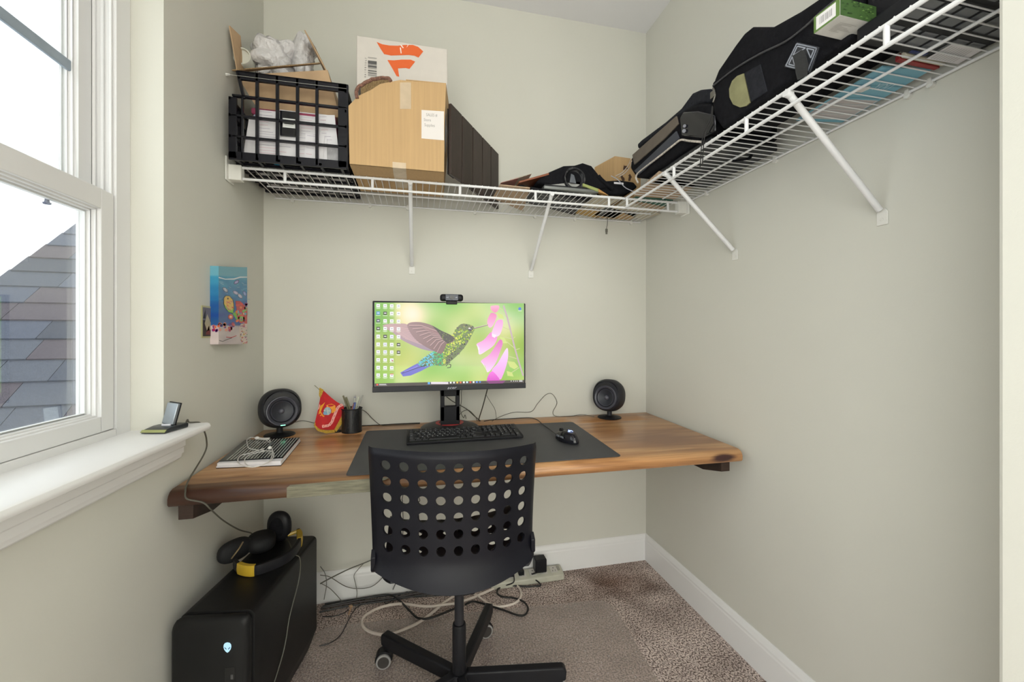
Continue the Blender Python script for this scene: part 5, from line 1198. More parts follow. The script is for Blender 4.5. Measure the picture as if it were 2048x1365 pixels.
ff = MB().mat(KRAFTI).prism([f0+Vector((-0.006,0,0.002)), f1+Vector((0,0,0.002)), f1+Vector((-0.004,0.030,0.018)), f0+Vector((0,0.030,0.014))], (0, 0, 0.0035)); ff.mat(FLUTE).prism([f0+Vector((-0.006,-0.0004,0.0022)), f1+Vector((0,-0.0004,0.0022)), f1+Vector((0,-0.0004,0.0048)), f0+Vector((-0.006,-0.0004,0.0048))], (0, -0.0008, 0))
ff.build('front_flap', None, ob)
def flap(a, b, w, nm):
    m = MB().mat(KRAFTI).prism([a, b, b+Vector((0.012,w,0.006)), a+Vector((0,w,0))], (w and 0.0035, 0, 0.001)); m.build(nm, None, ob)
a_, b_ = PY(467, 141, OY), PY(436, 60, OY); a_.x = max(a_.x, XL+0.02); b_.x = max(b_.x, XL+0.003)
b_ = Vector((XL+0.006, OY-0.01, b_.z-0.02)); b2 = PY(436, 60, 1.40); 
flap(Vector((T0.x, 1.60, T0.z)), Vector((XL+0.008, 1.575, 2.225)), 0.055, 'left_flap')
flap(Vector((T1.x-0.008, 1.60, T1.z)), PY(608, 60, 1.60), 0.10, 'right_flap')
PLW = mat('white_plastic_film', (0.68, 0.66, 0.66), 0.35, var=0.08, scale=20, bump=0.9, bscale=30, dist=0.02)
def crumple(name, label, cat, c_, r_, mt, dispv=0.012, e=0.9, seed=0, ds=18, parts='film'):
    rt = root(name, label, cat, (c_[0], c_[1], c_[2]-r_[2]))
    m = MB().ball(c_, r_, 32, 20, e)
    m.v = [p + (p-Vector(c_)).normalized()*dispv*(abs(noise.noise(p*ds+Vector((seed, 0, 0))))*2-0.6) for p in m.v]
    m.build(parts, mt, rt, smooth=50); return rt
wb1 = PY(548, 118, 1.70); crumple('plastic_bag', 'crumpled white plastic bag filling the middle of the open cardboard box', 'plastic bag', (wb1.x, 1.70, wb1.z-0.005), (0.075, 0.07, 0.080), PLW, 0.022, seed=3)
wb2 = PY(600, 100, 1.68); crumple('plastic_bag', 'tall white plastic wrapping rising at the right of the open cardboard box', 'plastic bag', (wb2.x+0.006, 1.70, wb2.z-0.010), (0.040, 0.05, 0.090), PLW, 0.020, seed=9, ds=24)
tr0 = PY(482, 112, 1.63)
tr1 = root('tape_roll', 'round white roll standing at the left inside the open cardboard box', 'roll', (tr0.x, 1.63, tr0.z-0.03))
Mr = Matrix.Translation((tr0.x+0.002, 1.63, tr0.z)) @ Matrix.Rotation(PI/2, 4, 'X')
m = MB(); m.lathe([(0.020, -0.04), (0.031, -0.04), (0.031, 0.0), (0.029, 0.003), (0.026, 0.003), (0.024, -0.006), (0.0, -0.008)], 32, Mr); m.build('roll', mat('roll_white', (0.66,0.66,0.58), 0.5), tr1)
scr_ = P(452, 149, 'X', XL+0.001)
sc_ = root('wall_anchor', 'small white screw anchor with nylon thread left of the black crate', 'wall anchor', scr_)
m = MB().tube([scr_, scr_+Vector((0.012,0,0))], [0.005,0.003], 10); m.build('anchor', WHITEP, sc_)
MB().tube([scr_+Vector((0.010,0,0)), Vector((x0-0.006, y0-0.004, z1-0.02)), Vector((x1, y0-0.004, z1-0.018))], 0.0005, 4).build('thread', mat('nylon_thread', (0.6,0.6,0.55), 0.3), sc_)
setp(sc_, 'small white screw anchor in the left wall with a nylon thread to the crate')

# large cardboard box
cbx = root('cardboard_box', 'large tan cardboard box with a torn top corner and a white handwritten label', 'box', (-0.08, 1.62, ZS))
FYb = 1.492
def bx(x, y, yy=FYb): return PY(x, y, yy)
fr = [bx(699, 328), bx(888, 344), bx(889, 250), bx(892, 168), bx(800, 160), bx(760, 168), bx(742, 180), bx(716, 192), bx(697, 212)]
fr[0].z = fr[1].z = ZS; fr[2].z = fr[2].z
bkoff = Vector((0, 0.27, 0)); RB, RT = Vector((0.098, 1.765, ZS)), Vector((0.128, 1.765, fr[3].z+0.0))
m = MB().mat(KRAFT)
m.prism(fr, (0, 0.004, 0))
bb = [p+bkoff for p in fr]; bb[1] = RB; bb[3] = RT; bb[2] = (RB+RT)/2
n = len(fr)
for i in (0, 1, 2, 3, 8):
    j = (i+1) % n
    m.add([fr[i], fr[j], bb[j], bb[i]], [(0,1,2,3)])
m.add(bb, [tuple(range(n))])
m.build('carton', None, cbx, smooth=20)
tp_ = MB().mat(KRAFT); tp_.prism([fr[3], fr[4]+Vector((0.02,0,0.002)), fr[4]+Vector((0.02,0.06,0.006)), RT+Vector((0,-0.02,0.004))], (0,0,0.003)); tp_.build('top_flap', None, cbx)
m = MB().mat(mat('torn_cardboard', (0.36, 0.24, 0.11), 0.9, var=0.5, scale=60, stretch=(6, 1, 1), bump=0.8, bscale=120, dist=0.004))
m.grid(lambda u_, v_: (PY(722+u_*58, 188-v_*28-8*math.sin(u_*3)+14*(1-u_), FYb+0.012+0.03*v_) + Vector((0, 0, 0.004*noise.noise(Vector((u_*8, v_*6, 0)))))), 16, 8)
m.mat(mat('torn_paper_brown', (0.20, 0.10, 0.07), 0.9, var=0.5, scale=200))
edge = [PY(x, y, FYb-0.002) for x, y in ((714,196),(712,183),(720,172),(735,163),(755,157),(775,156),(782,162))]
m.tube([p+Vector((0.003*noise.noise(p*60), 0, 0.004*noise.noise(p*80))) for p in spline(edge, 4)], 0.0045, 7)
m.build('torn_edge', None, cbx, solid=0.003)
TAPE = mat('clear_packing_tape', (0.60, 0.47, 0.32), 0.15, var=0.12, scale=14, bump=0.3, bscale=60)
for (xa, ya, xb, yb) in ((800, 165, 822, 218),):
    m = MB(); a, b, c_, d_ = bx(xa, ya, FYb-0.0003), bx(xb, ya, FYb-0.0003), bx(xb, yb, FYb-0.0003), bx(xa, yb, FYb-0.0003); m.add([a, b, c_, d_], [(0,1,2,3)]); m.build('packing_tape', TAPE, cbx, solid=0.0003)
m = MB().add([Vector((bx(785,330).x, FYb-0.0003, ZS+0.02)), Vector((bx(812,330).x, FYb-0.0003, ZS+0.02)), Vector((bx(812,330).x, FYb-0.0003, ZS-0.0001)), Vector((bx(785,330).x, FYb-0.0003, ZS-0.0001))], [(0,1,2,3)])
m.add([Vector((bx(785,330).x, FYb, ZS-0.0001)), Vector((bx(812,330).x, FYb, ZS-0.0001)), Vector((bx(812,330).x, FYb+0.2, ZS-0.0001)), Vector((bx(785,330).x, FYb+0.2, ZS-0.0001))], [(0,1,2,3)])
m.build('packing_tape', TAPE, cbx, solid=0.0003)
L0, L1, L2, L3 = bx(843, 220, FYb-0.0006), bx(888, 223, FYb-0.0006), bx(888, 281, FYb-0.0006), bx(843, 277, FYb-0.0006)
pl_ = Paint(lambda u_, v_: (L3*(1-u_)+L2*u_)*(1-v_)+(L0*(1-u_)+L1*u_)*v_, (0,-1,0), 0.0002)
pl_.rect(0, 0, 1, 1, (226,220,215), 0)
for k, (t_, xx, sz) in enumerate((('SALES #', 0.45, 0.17), ('Store', 0.26, 0.17), ('Supplies', 0.36, 0.17))): pl_.text(t_, xx, 0.84-k*0.18, sz*0.85, (150,145,140), 1)
pl_.build('label', PRINT, cbx, label='white handwritten paper label')
sn = (RT-fr[3]).cross(Vector((0,0,1))); sn = sn if sn.x > 0 else -sn; sn.normalize()
def sp_(t, z): a = fr[2]*(1-t)+ (RB*0.5+RT*0.5)*t; b0 = fr[1]*(1-t)+RB*t; b1 = fr[3]*(1-t)+RT*t; k_ = (z-b0.z)/(b1.z-b0.z); return b0*(1-k_)+b1*k_ + sn*0.0008
m = MB().add([sp_(0.0, L1.z), sp_(0.5, L1.z), sp_(0.5, L2.z), sp_(0.0, L2.z)], [(0,1,2,3)]); m.build('label_fold', PAPER, cbx)

# white box with an orange mark on top of the cardboard box
zt = max(fr[3].z, fr[4].z)+0.004; WYb = 1.60
wa, wb_ = PY(713, 70, WYb), PY(895, 98, WYb)
wbx = root('white_box', 'white carton with an orange stencil logo standing on the large cardboard box', 'box', ((wa.x+wb_.x)/2, WYb, zt))
zt2 = (wa.z+wb_.z)/2
MB().box((wa.x, WYb, zt+0.004), (wb_.x, WYb+0.14, zt2)).build('carton', mat('white_cardboard', (0.66,0.615,0.56), 0.7, var=0.02), wbx, bevel=0.003)
def wf(cx, cy): 
    p = PY(700+cx/6.824, 60+cy/6.824, WYb-0.0004); return p
pw2 = Paint(wf, (0,-1,0), 0.0001); OR = (226,100,40)
pw2.poly([(362,162),(440,195),(540,212),(650,215),(740,205),(860,205),(930,230),(1000,292),(935,378),(880,352),(800,342),(720,345),(560,350),(465,330),(420,262)], OR, 1)
pw2.poly([(510,410),(600,415),(700,405),(830,405),(890,432),(812,532),(760,520),(655,525),(672,640),(635,630),(580,530)], OR, 1)
for k, (ya, hh) in enumerate(((370,4),(380,3),(415,45),(465,8),(480,26),(512,5),(524,3),(545,14),(566,3),(578,12),(598,3),(608,6),(622,4))): pw2.poly([(245,ya),(365,ya+14),(365,ya+hh+14),(245,ya+hh)], (88,86,84), 2)
for k, ch in enumerate('LPO380199'): pw2.text(ch, 216-k*1.5, 385+k*32, 34, (70,66,64), 2, rot=-PI/2)
pw2.poly([(680,200),(700,200),(735,245),(720,250)], (240,225,215), 3); pw2.poly([(680,240),(695,240),(705,320),(692,322)], (245,232,225), 3); pw2.poly([(790,200),(800,205),(770,245)], (240,225,215), 3)
pw2.build('printed_marks', PRINT, wbx, label='orange two-stroke logo and a barcode')

# dark slatted panel
A0, A1 = Vector((0.110, 1.500, ZS)), Vector((0.362, 1.880, ZS))
sl_ = root('slatted_panel', 'dark brown panel of five wooden slats standing slantwise right of the cardboard box', 'wooden panel', A0)
dirv = (A1-A0); nrm = Vector((dirv.y, -dirv.x, 0)).normalized()
SLT = wood_mat('dark_brown_slat', (0.022, 0.013, 0.009, 1), (0.036, 0.022, 0.016, 1), (0.048, 0.030, 0.023, 1), rough=0.5, sc=(10, 10, 1.5), coat=0)
for k in range(5):
    a, b = A0+dirv*(k/5+0.004), A0+dirv*((k+1)/5-0.010); m = MB(); h = 0.258
    m.prism([a, b, b-nrm*0.012, a-nrm*0.012], (0, 0, h)); m.build('slat', SLT, sl_, bevel=0.0015)
for z in (0.03, 0.20):
    m = MB(); a, b = A0+dirv*0.12-nrm*0.0125, A1-nrm*0.0125; m.prism([a+Vector((0,0,z)), b+Vector((0,0,z)), b-nrm*0.012+Vector((0,0,z)), a-nrm*0.012+Vector((0,0,z))], (0,0,0.03)); m.build('batten', SLT, sl_)
m = MB(); a = A0-nrm*0.0125; m.prism([a, a-nrm*0.002, a-nrm*0.002+Vector((0.024,0.04,0)), a+dirv*0.1], (0,0,0.24)); m.build('end_post', BLACKP, sl_)

# assorted clutter in the corner of the back shelf
def flat(name, label, cat, pts, z, h, mt, bev=0.0015, part='body', group=None):
    rt = root(name, label, cat, tuple(P(pts[0][0], pts[0][1], 'Z', ZD))[:2]+(z,), group=group)
    q = qd(pts, z)
    for p in q: p.y = min(p.y, YB-0.006); p.x = min(p.x, XR-0.006)
    slab(MB(), q, h).build(part, mt, rt, bevel=bev); return rt, q
PAPC = mat('cream_paper', (0.62, 0.57, 0.46), 0.8, var=0.05); MANI = mat('manila_paper', (0.56, 0.36, 0.12), 0.7); TANP = mat('tan_board', (0.50, 0.36, 0.24), 0.75, var=0.12)
kbd, kq = flat('keyboard', 'spare black keyboard lying on the back shelf, seen from below through the wires', 'keyboard', [(1047,406),(1062,383),(1172,402),(1150,432)], ZS, 0.016, BLACKP, part='case')
kk = sorted(kq, key=lambda p: p.y)
for r_ in range(4):
    m = MB()
    for c_ in range(9):
        u0_, v0_ = 0.08+c_*0.1, 0.12+r_*0.21
        f_ = lambda u_, v_: (kq[1]*(1-u_)+kq[2]*u_)*(1-v_)+(kq[0]*(1-u_)+kq[3]*u_)*v_ + Vector((0,0,-0.00015))
        m.add([f_(u0_,v0_), f_(u0_+0.08,v0_), f_(u0_+0.08,v0_+0.12), f_(u0_,v0_+0.12)], [(0,1,2,3)])
    m.build('vent_row', mat('dark_grey_keys', (0.07,0.07,0.08), 0.4), kbd, solid=0.0004)
q_ = [PY(1068,378,1.63), PY(1195,386,1.63), PY(1192,378,1.80), PY(1075,370,1.80)]
lt = root('laptop', 'closed grey laptop stacked on the spare keyboard on the back shelf', 'laptop', (0.6, 1.7, ZS+0.017))
MB().box((0.50, 1.615, ZS+0.0165), (0.745, 1.80, ZS+0.031)).build('base', mat('grey_alloy', (0.24,0.25,0.24), 0.35, 0.5), lt, bevel=0.004)
MB().box((0.503, 1.617, ZS+0.0315), (0.742, 1.80, ZS+0.036)).build('lid', DARKP, lt, bevel=0.002)
sb = root('ring_binder_book', 'grey comb-bound pad wedged on the grey laptop', 'notepad', (0.55, 1.66, ZS+0.037))
MB().prism([(0.515, 1.63, ZS+0.0365), (0.665, 1.63, ZS+0.0365), (0.665, 1.63, ZS+0.062), (0.655, 1.63, ZS+0.062)], (0, 0.14, 0)).build('pages', mat('grey_pages', (0.36,0.36,0.34), 0.6), sb)
rbk = root('red_book', 'thin red-brown book leaning on the clutter beside the slatted panel', 'book', (0.38, 1.66, ZS))
a, b = PY(1038, 366, 1.63), PY(1098, 350, 1.63)
m = MB().prism([a, b, b+Vector((0,0,0.009)), a+Vector((0,0,0.007))], (0, 0.15, 0)); m.build('cover', mat('russet_cover', (0.24,0.075,0.030), 0.5), rbk, bevel=0.001)
bg_ = root('black_case', 'flat black case under the thin red-brown book on the back shelf', 'case', (0.38, 1.70, ZS))
MB().prism([(0.345, 1.64, ZS), (0.44, 1.64, ZS), (0.435, 1.64, ZS+0.03), (0.41, 1.64, ZS+0.035), (0.36, 1.64, ZS+0.012)], (0, 0.16, 0)).build('case', BLACKF, bg_, bevel=0.004)
pp_ = root('paper_pile', 'loose white and red-edged papers beside the slatted panel', 'papers', (0.36, 1.72, ZS+0.05))
for k in range(4):
    a = PY(1002+k*9, 366-k*3, 1.66); m = MB().prism([a, a+Vector((0.075,0,0.026)), a+Vector((0.080,0.11,0.030)), a+Vector((0.0,0.11,0.004))], (0,0,0.0018)); m.build('sheet', (mat('pinkish_paper', (0.55,0.26,0.22), 0.7) if k == 0 else PAPC), pp_)
# rolled black jacket
jk = root('black_jacket', 'bundled black jacket with a rolled round end on the corner of the back shelf', 'jacket', (0.64, 1.72, ZS+0.04))
ol = [(1072,364),(1085,352),(1100,343),(1128,331),(1150,330),(1166,325),(1184,331),(1196,346),(1208,364),(1220,372),(1200,380),(1160,374),(1130,370),(1100,372)]
m = MB().prism([PY(x, y, 1.63) for x, y in ol], (0, 0.17, 0)); m.build('body', BLACKF, jk, bevel=0.010, seg=3, smooth=80)
jr = PY(1149, 358, 1.625)
m = MB().lathe([(0.047, -0.02), (0.050, 0.0), (0.047, 0.006), (0.041, 0.006), (0.037, -0.002), (0.022, -0.012), (0, -0.014)], 28, Matrix.Translation(jr) @ Matrix.Rotation(PI/2, 4, 'X')); m.build('rolled_end', mat('black_nylon', (0.012,0.012,0.014), 0.4, bump=0.8, bscale=60, dist=0.01), jk)
MB().prism([jr+Vector((-0.025,-0.009,-0.020)), jr+Vector((0.005,-0.009,-0.022)), jr+Vector((-0.004,-0.009,0.012)), jr+Vector((-0.018,-0.009,0.018))], (0, 0.006, 0)).build('grey_lining', mat('grey_nylon', (0.11,0.12,0.135), 0.45, bump=0.6, bscale=80), jk, bevel=0.002)
MB().tube([PY(1196,352,1.63), PY(1205,362,1.63), PY(1225,378,1.63)], 0.009, 8, smooth=4).build('sleeve', BLACKF, jk)
bb_ = root('black_pouch', 'slumped black pouch with a white tag in the corner of the two shelves', 'pouch', (0.80, 1.68, ZS))
ol = [(1180,372),(1205,362),(1240,360),(1268,364),(1276,374),(1262,384),(1240,390),(1215,389),(1192,382)]
m = MB().prism([PY(x, y, 1.64) for x, y in ol], (0, 0.16, 0)); m.build('body', BLACKF, bb_, bevel=0.008, seg=3, smooth=80)
a = PY(1228, 366, 1.639); MB().box((a.x, 1.6385, a.z-0.004), (a.x+0.045, 1.6395, a.z+0.004)).build('white_tag', PAPER, bb_)
gp = root('green_packet', 'yellow-green packet with a brown end poking out under the black pouch', 'packet', (0.70, 1.62, ZS+0.03))
a, b, c_ = PY(1166, 372, 1.612), PY(1197, 384, 1.612), PY(1218, 391, 1.612)
MB().prism([a, b, b+Vector((0,0,0.014)), a+Vector((0,0,0.012))], (0, 0.02, 0)).build('packet', mat('olive_green', (0.32,0.36,0.12), 0.6), gp, bevel=0.002)
MB().prism([b, c_, b+Vector((0,0,0.014))], (0, 0.02, 0)).build('brown_end', mat('ochre', (0.45,0.24,0.07), 0.6), gp, bevel=0.001)
# recycling-marked carton in the corner
rc = root('recycling_box', 'small tan carton with a dark recycling symbol in the back corner of the shelves', 'box', (0.92, 1.80, ZS))
c0 = Vector((0.895, 1.765, 0)); c1 = Vector((1.035, 1.775, 0)); c2 = Vector((1.05, 1.905, 0)); c3 = Vector((0.855, 1.905, 0)); zt_ = PY(1227, 312, 1.765).z
m = MB().prism([Vector((p.x, p.y, ZS)) for p in (c0, c1, c2, c3)], (0, 0, zt_-ZS)); m.build('carton', KRAFT, rc, bevel=0.001)
pr_ = Paint(lambda u_, v_: c0+(c1-c0)*u_+Vector((0,0,ZS+(zt_-ZS)*v_)), (c1-c0).cross(Vector((0,0,1))), 0.0004)
for k in range(3):
    a = PI/2+k*2*PI/3; cx, cy = 0.42, 0.68
    pr_.poly([(cx+0.16*math.cos(a-0.5), cy+0.13*math.sin(a-0.5)), (cx+0.22*math.cos(a-0.2), cy+0.17*math.sin(a-0.2)), (cx+0.22*math.cos(a+0.35), cy+0.17*math.sin(a+0.35)), (cx+0.12*math.cos(a+0.35), cy+0.09*math.sin(a+0.35))], (70,45,30), 1)
    pr_.poly([(cx+0.25*math.cos(a+0.3), cy+0.20*math.sin(a+0.3)), (cx+0.16*math.cos(a+0.75), cy+0.12*math.sin(a+0.75)), (cx+0.09*math.cos(a+0.3), cy+0.07*math.sin(a+0.3))], (70,45,30), 1)
pr_.build('recycling_symbol', PRINT, rc)
setp(MB().tube([PY(1232,352,1.70), PY(1245,345,1.66), PY(1257,330,1.60), PY(1262,318,1.56)], 0.0022, 6, smooth=5).build('white_cable', CORDWHT), 'white cable, upper of the pair bending up to the black case in the corner', 'cable')
setp(MB().tube([PY(1238,354,1.69), PY(1250,346,1.65), PY(1260,334,1.60), PY(1264,322,1.55)], 0.0022, 6, smooth=5).build('white_cable', CORDWHT), 'white cable, lower of the pair bending up to the black case in the corner', 'cable')
setp(MB().tube([PY(1222,352,1.633), PY(1236,360,1.628), PY(1250,375,1.60), PY(1268,384,1.585)], 0.0018, 6, smooth=5).build('grey_cable', mat('grey_cable', (0.35,0.36,0.4), 0.4)), 'thin grey cable crossing the black pouch with the white tag', 'cable')
# flat things seen through the wires from below
for a_ in ((('envelope', 'cream envelope on the back shelf left of the black tablet', 'envelope'), [(1162,415),(1196,395),(1245,398),(1205,420)], 0.0, 0.006, PAPC),
           (('manila_envelope', 'orange manila envelope at the back edge of the shelf left of the black tablet', 'envelope'), [(1148,428),(1160,419),(1202,423),(1190,440)], 0.0, 0.004, MANI),
           (('cream_sheet', 'cream sheet covering the corner of the back shelf around the black tablet', 'paper'), [(1225,420),(1250,400),(1345,432),(1285,441)], 0.0, 0.004, PAPC),
           (('green_folder', 'dark green folder where the two shelves meet', 'folder'), [(1262,404),(1276,396),(1346,405),(1330,417)], 0.0045, 0.004, mat('dark_green_card', (0.02,0.12,0.075), 0.6)),
           (('tan_folder', 'tan folder lying below the dark green folder', 'folder'), [(1252,414),(1262,405),(1330,418),(1318,428)], 0.0045, 0.004, TANP),
           (('cardboard_sheet', 'light tan cardboard sheet on the back shelf under the black case', 'cardboard'), [(985,398),(1000,372),(1060,378),(1046,424)], -0.0002, 0.003, TANP)):
    flat(*a_[0], a_[1], ZS+a_[2], a_[3], a_[4], 0)
tb2, tq = flat('black_tablet', 'small black tablet lying on the back shelf with a short usb lead hanging down', 'tablet', [(1186,432),(1212,415),(1250,424),(1228,438)], ZS+0.0, 0.010, BLACKG, 0.003)
us = [PY(1214, 432, 1.84), PY(1215, 445, 1.84), PY(1213, 458, 1.84)]; us[0].z = ZS+0.004
MB().tube(us, 0.0014, 6, smooth=5).build('usb_lead', CORDGRY, tb2)
p = us[-1]; MB().box((p.x-0.0055, p.y-0.003, p.z-0.016), (p.x+0.0055, p.y+0.003, p.z)).box((p.x-0.0045, p.y-0.0022, p.z-0.026), (p.x+0.0045, p.y+0.0022, p.z-0.016)).build('usb_plug', mat('plug_metal', (0.18,0.17,0.14), 0.4, 0.3), tb2, bevel=0.0008)

# ------------------------------------------------------------------ things on the right shelf
FXb = 0.862
def PX(x, y, xx=FXb): return P(x, y, 'X', xx)
bk1 = root('wooden_board', 'pale wooden board lying on the right shelf next to the corner', 'board', (0.98, 1.48, ZS))
q = qd([(1262,398),(1318,350),(1392,372),(1350,400)], ZS)
for p in q: p.x = min(p.x, 1.12); p.y = min(p.y, 1.575)
slab(MB(), q, 0.012).build('board', TANP, bk1, bevel=0.001)
ck = root('black_document_case', 'flat black document case lying on the right shelf under the black wheeled bag', 'case', (1.0, 1.28, ZS))
MB().box((0.872, 1.09, ZS), (1.125, 1.440, ZS+0.028)).build('case', mat('black_leatherette', (0.012,0.013,0.015), 0.45, bump=0.4, bscale=500), ck, bevel=0.008)
MB().tube([PX(1468,322,1.0)*1.0, Vector((1.01,1.15,ZD-0.012)), Vector((1.02,1.13,ZD-0.016)), Vector((1.05,1.13,ZD-0.008)), Vector((1.06,1.13,ZS))], 0.0045, 6, smooth=4).build('strap_end', BLACKF, ck)
# black bag with cream piping
b2 = root('black_bag', 'black shoulder bag with cream piping lying left of the bigger black bag', 'bag', (1.0, 1.3, ZS+0.029))
zb2 = ZS+0.029
ol = [(1290,366),(1272,356),(1260,338),(1262,316),(1276,300),(1318,266),(1352,235),(1372,216),(1398,206),(1421,206),(1421,268),(1408,283)]
pts = [PX(x, y, 0.864) for x, y in ol]
for p in pts: p.z = max(p.z, zb2)
m = MB().prism(pts, (0.25, 0, 0)); m.build('body', BLACKF, b2, bevel=0.010, seg=3, smooth=80)
ol = [(1275,298),(1274,288),(1282,280),(1330,244),(1362,216),(1384,186),(1400,179),(1420,177),(1420,206),(1396,208),(1350,238)]
m = MB().prism([PX(x, y, 0.876) for x, y in ol], (0.23, 0, 0)); m.build('top_flap', GREYF, b2, bevel=0.008, seg=3, smooth=80)
m = MB().tube([PX(x, y, 0.857) for x, y in ((1276,366),(1272,354),(1280,343),(1320,312),(1350,288),(1362,280),(1378,282),(1402,284))], 0.0035, 8, smooth=5); m.build('cream_piping', mat('cream_piping', (0.55,0.50,0.44), 0.6, var=0.4, scale=150), b2)
m = MB().prism([PX(x, y, 0.858) for x, y in ((1264,310),(1352,232),(1356,248),(1330,276),(1268,330))], (0.006, 0, 0)); m.build('taupe_panel', mat('taupe_fabric', (0.14,0.115,0.09), 0.7, bump=0.4, bscale=500), b2, bevel=0.002)
m = MB().prism([PX(x, y, 0.856) for x, y in ((1268,342),(1352,262),(1358,276),(1345,290),(1276,350))], (0.006, 0, 0)); m.build('slate_panel', mat('slate_fabric', (0.045,0.050,0.065), 0.6), b2, bevel=0.002)
m = MB().prism([PX(x, y, 0.852) for x, y in ((1359,236),(1366,224),(1395,222),(1428,230),(1430,262),(1404,276),(1362,272))], (0.008, 0, 0)); m.build('end_pocket', BLACKG, b2, bevel=0.004)
m = MB().tube([PX(1369,252,0.851), PX(1369,252,0.847)], 0.005, 12).tube([PX(1368,262,0.851), PX(1368,262,0.846)], 0.006, 12); m.build('snap', mat('snap_metal', (0.1,0.1,0.11), 0.3, 0.6), b2)
m = MB().tube([PX(x, y, 0.843) for x, y in ((1425,212),(1420,240),(1408,265),(1403,290),(1402,312),(1400,334))], 0.0016, 6, smooth=4).tube([PX(x, y, 0.841) for x, y in ((1426,214),(1423,240),(1412,265),(1407,290),(1405,330))], 0.0016, 6, smooth=4); m.build('draw_cord', CORDBLK, b2)
# big black bag with the olive patch
b3 = root('black_bag', 'big black bag with an olive half-round patch and silver badge on the right shelf', 'bag', (1.0, 0.9, ZS+0.006))
zb3 = ZS+0.008
ol = [(1445,258),(1428,236),(1423,200),(1424,166),(1440,148),(1500,115),(1570,82),(1640,30),(1700,-20),(1790,-60),(1800,0),(1745,45),(1690,84),(1620,132),(1570,168),(1500,218)]
pts = [PX(x, y, 0.864) for x, y in ol]
for p in pts: p.z = max(p.z, zb3); p.y = max(p.y, 0.664)
m = MB().prism(pts, (0.15, 0, 0)); m.build('body', BLACKF, b3, bevel=0.010, seg=3, smooth=80)
ol = [(1425,168),(1436,140),(1470,90),(1488,66),(1504,53),(1545,53),(1600,22),(1650,-12),(1720,-60),(1800,-90),(1790,-40),(1700,0),(1620,60),(1500,118)]
pts2 = [PX(x, y, 0.885) for x, y in ol]
for p in pts2: p.y = max(p.y, 0.664)
m = MB().prism(pts2, (0.22, 0, 0)); m.build('lid', BLACKF, b3, bevel=0.010, seg=3, smooth=80)
m = MB().tube([PX(x, y, 0.858) for x, y in ((1426,172),(1470,138),(1520,108),(1570,84),(1610,54),(1640,26),(1680,-6))], 0.0028, 6, smooth=4); m.build('zipper', mat('dark_zip', (0.07,0.07,0.075), 0.4, 0.5), b3)
arcp = [(1487,147),(1474,152),(1464,162),(1458,178),(1459,195),(1466,209),(1480,215),(1492,212),(1500,205)]
m = MB().prism([PX(x, y, 0.861) for x, y in arcp], (0.003, 0, 0)); m.build('half_round_patch', mat('olive_felt', (0.27,0.26,0.13), 0.8, var=0.15), b3)
m = MB().prism([PX(x, y, 0.860) for x, y in ((1488,146),(1520,128),(1534,182),(1501,205))], (0.004, 0, 0)); m.build('side_pocket', GREYF, b3, bevel=0.002)
bd = [PX(x, y, 0.858) for x, y in ((1593,84),(1638,94),(1618,146),(1568,134))]
bdg = MB().prism(bd, (0.005, 0, 0)).build('badge', mat('dark_pewter', (0.06,0.065,0.075), 0.35, 0.5), b3, bevel=0.001)
pbd = Paint(lambda u_, v_: (bd[3]*(1-u_)+bd[2]*u_)*(1-v_)+(bd[0]*(1-u_)+bd[1]*u_)*v_, (-1,0,0), 0.0003)
for q in ([(0.06,0.06),(0.94,0.06),(0.94,0.94),(0.06,0.94),(0.06,0.06)],): pbd.line(q, 0.05, (150,155,165), 2)
for q in ([(0.14,0.5),(0.5,0.86),(0.14,0.86),(0.14,0.5)],[(0.55,0.86),(0.86,0.86),(0.86,0.55),(0.55,0.86)],[(0.14,0.14),(0.14,0.45),(0.40,0.14),(0.14,0.14)]): pbd.line(q, 0.045, (165,170,180), 2)
pbd.build('badge_lines', PRINTG, bdg)
m = MB(); a = [PX(x, y, 0.846) for x, y in ((1604,100),(1612,112),(1616,128),(1614,150))]; b = [PX(x, y, 0.846) for x, y in ((1586,112),(1590,128),(1592,145),(1596,160))]
for i in range(3): m.add([a[i], a[i+1], b[i+1], b[i]], [(0,1,2,3)])
m.build('web_strap', mat('black_webbing', (0.022,0.023,0.024), 0.6, bump=0.4, bscale=700), b3, solid=0.003)
m = MB().tube([PX(x, y, 0.858) for x, y in ((1426,176),(1430,190),(1426,205))], 0.003, 6, smooth=3); c_ = PX(1424, 190, 0.856); m.box((c_.x-0.002, c_.y-0.012, c_.z-0.010), (c_.x+0.002, c_.y+0.006, c_.z+0.010)); m.build('side_buckle', mat('buckle', (0.16,0.15,0.13), 0.3, 0.5), b3, bevel=0.001)
# calendar lying on the wires, seen from below
cq = qd([(1592,243),(1690,247),(1862,142),(1765,136)], ZD+0.0022)
for p in cq: p.x = min(p.x, XR-0.008)
cal = root('wall_calendar', 'light blue calendar page lying face down on the right shelf', 'calendar', (1.05, 0.8, ZD))
slab(MB(), cq, 0.003).build('pages', mat('teal_paper', (0.20,0.42,0.50), 0.5), cal)
def cf(u_, v_): return (cq[0]*(1-v_)+cq[1]*v_)*(1-u_)+(cq[3]*(1-v_)+cq[2]*v_)*u_     # u along the shelf, v towards the wall
pcal = Paint(cf, (0,0,-1), 0.0002)
pcal.rect(0,0,1,1,(120,175,195),0); pcal.rect(0.0,0.02,0.47,0.98,(208,205,205),1); pcal.rect(0.0,0.02,0.06,0.98,(110,170,190),2)
rr = random.Random(5)
for i in range(4):
    pcal.rect(0.075+i*0.1, 0.03, 0.085+i*0.1, 0.97, (150,160,165), 2)
    for j in range(26): pcal.rect(0.09+i*0.1, 0.05+j*0.0345, 0.16+i*0.1, 0.062+j*0.0345, (165,150,150), 2)
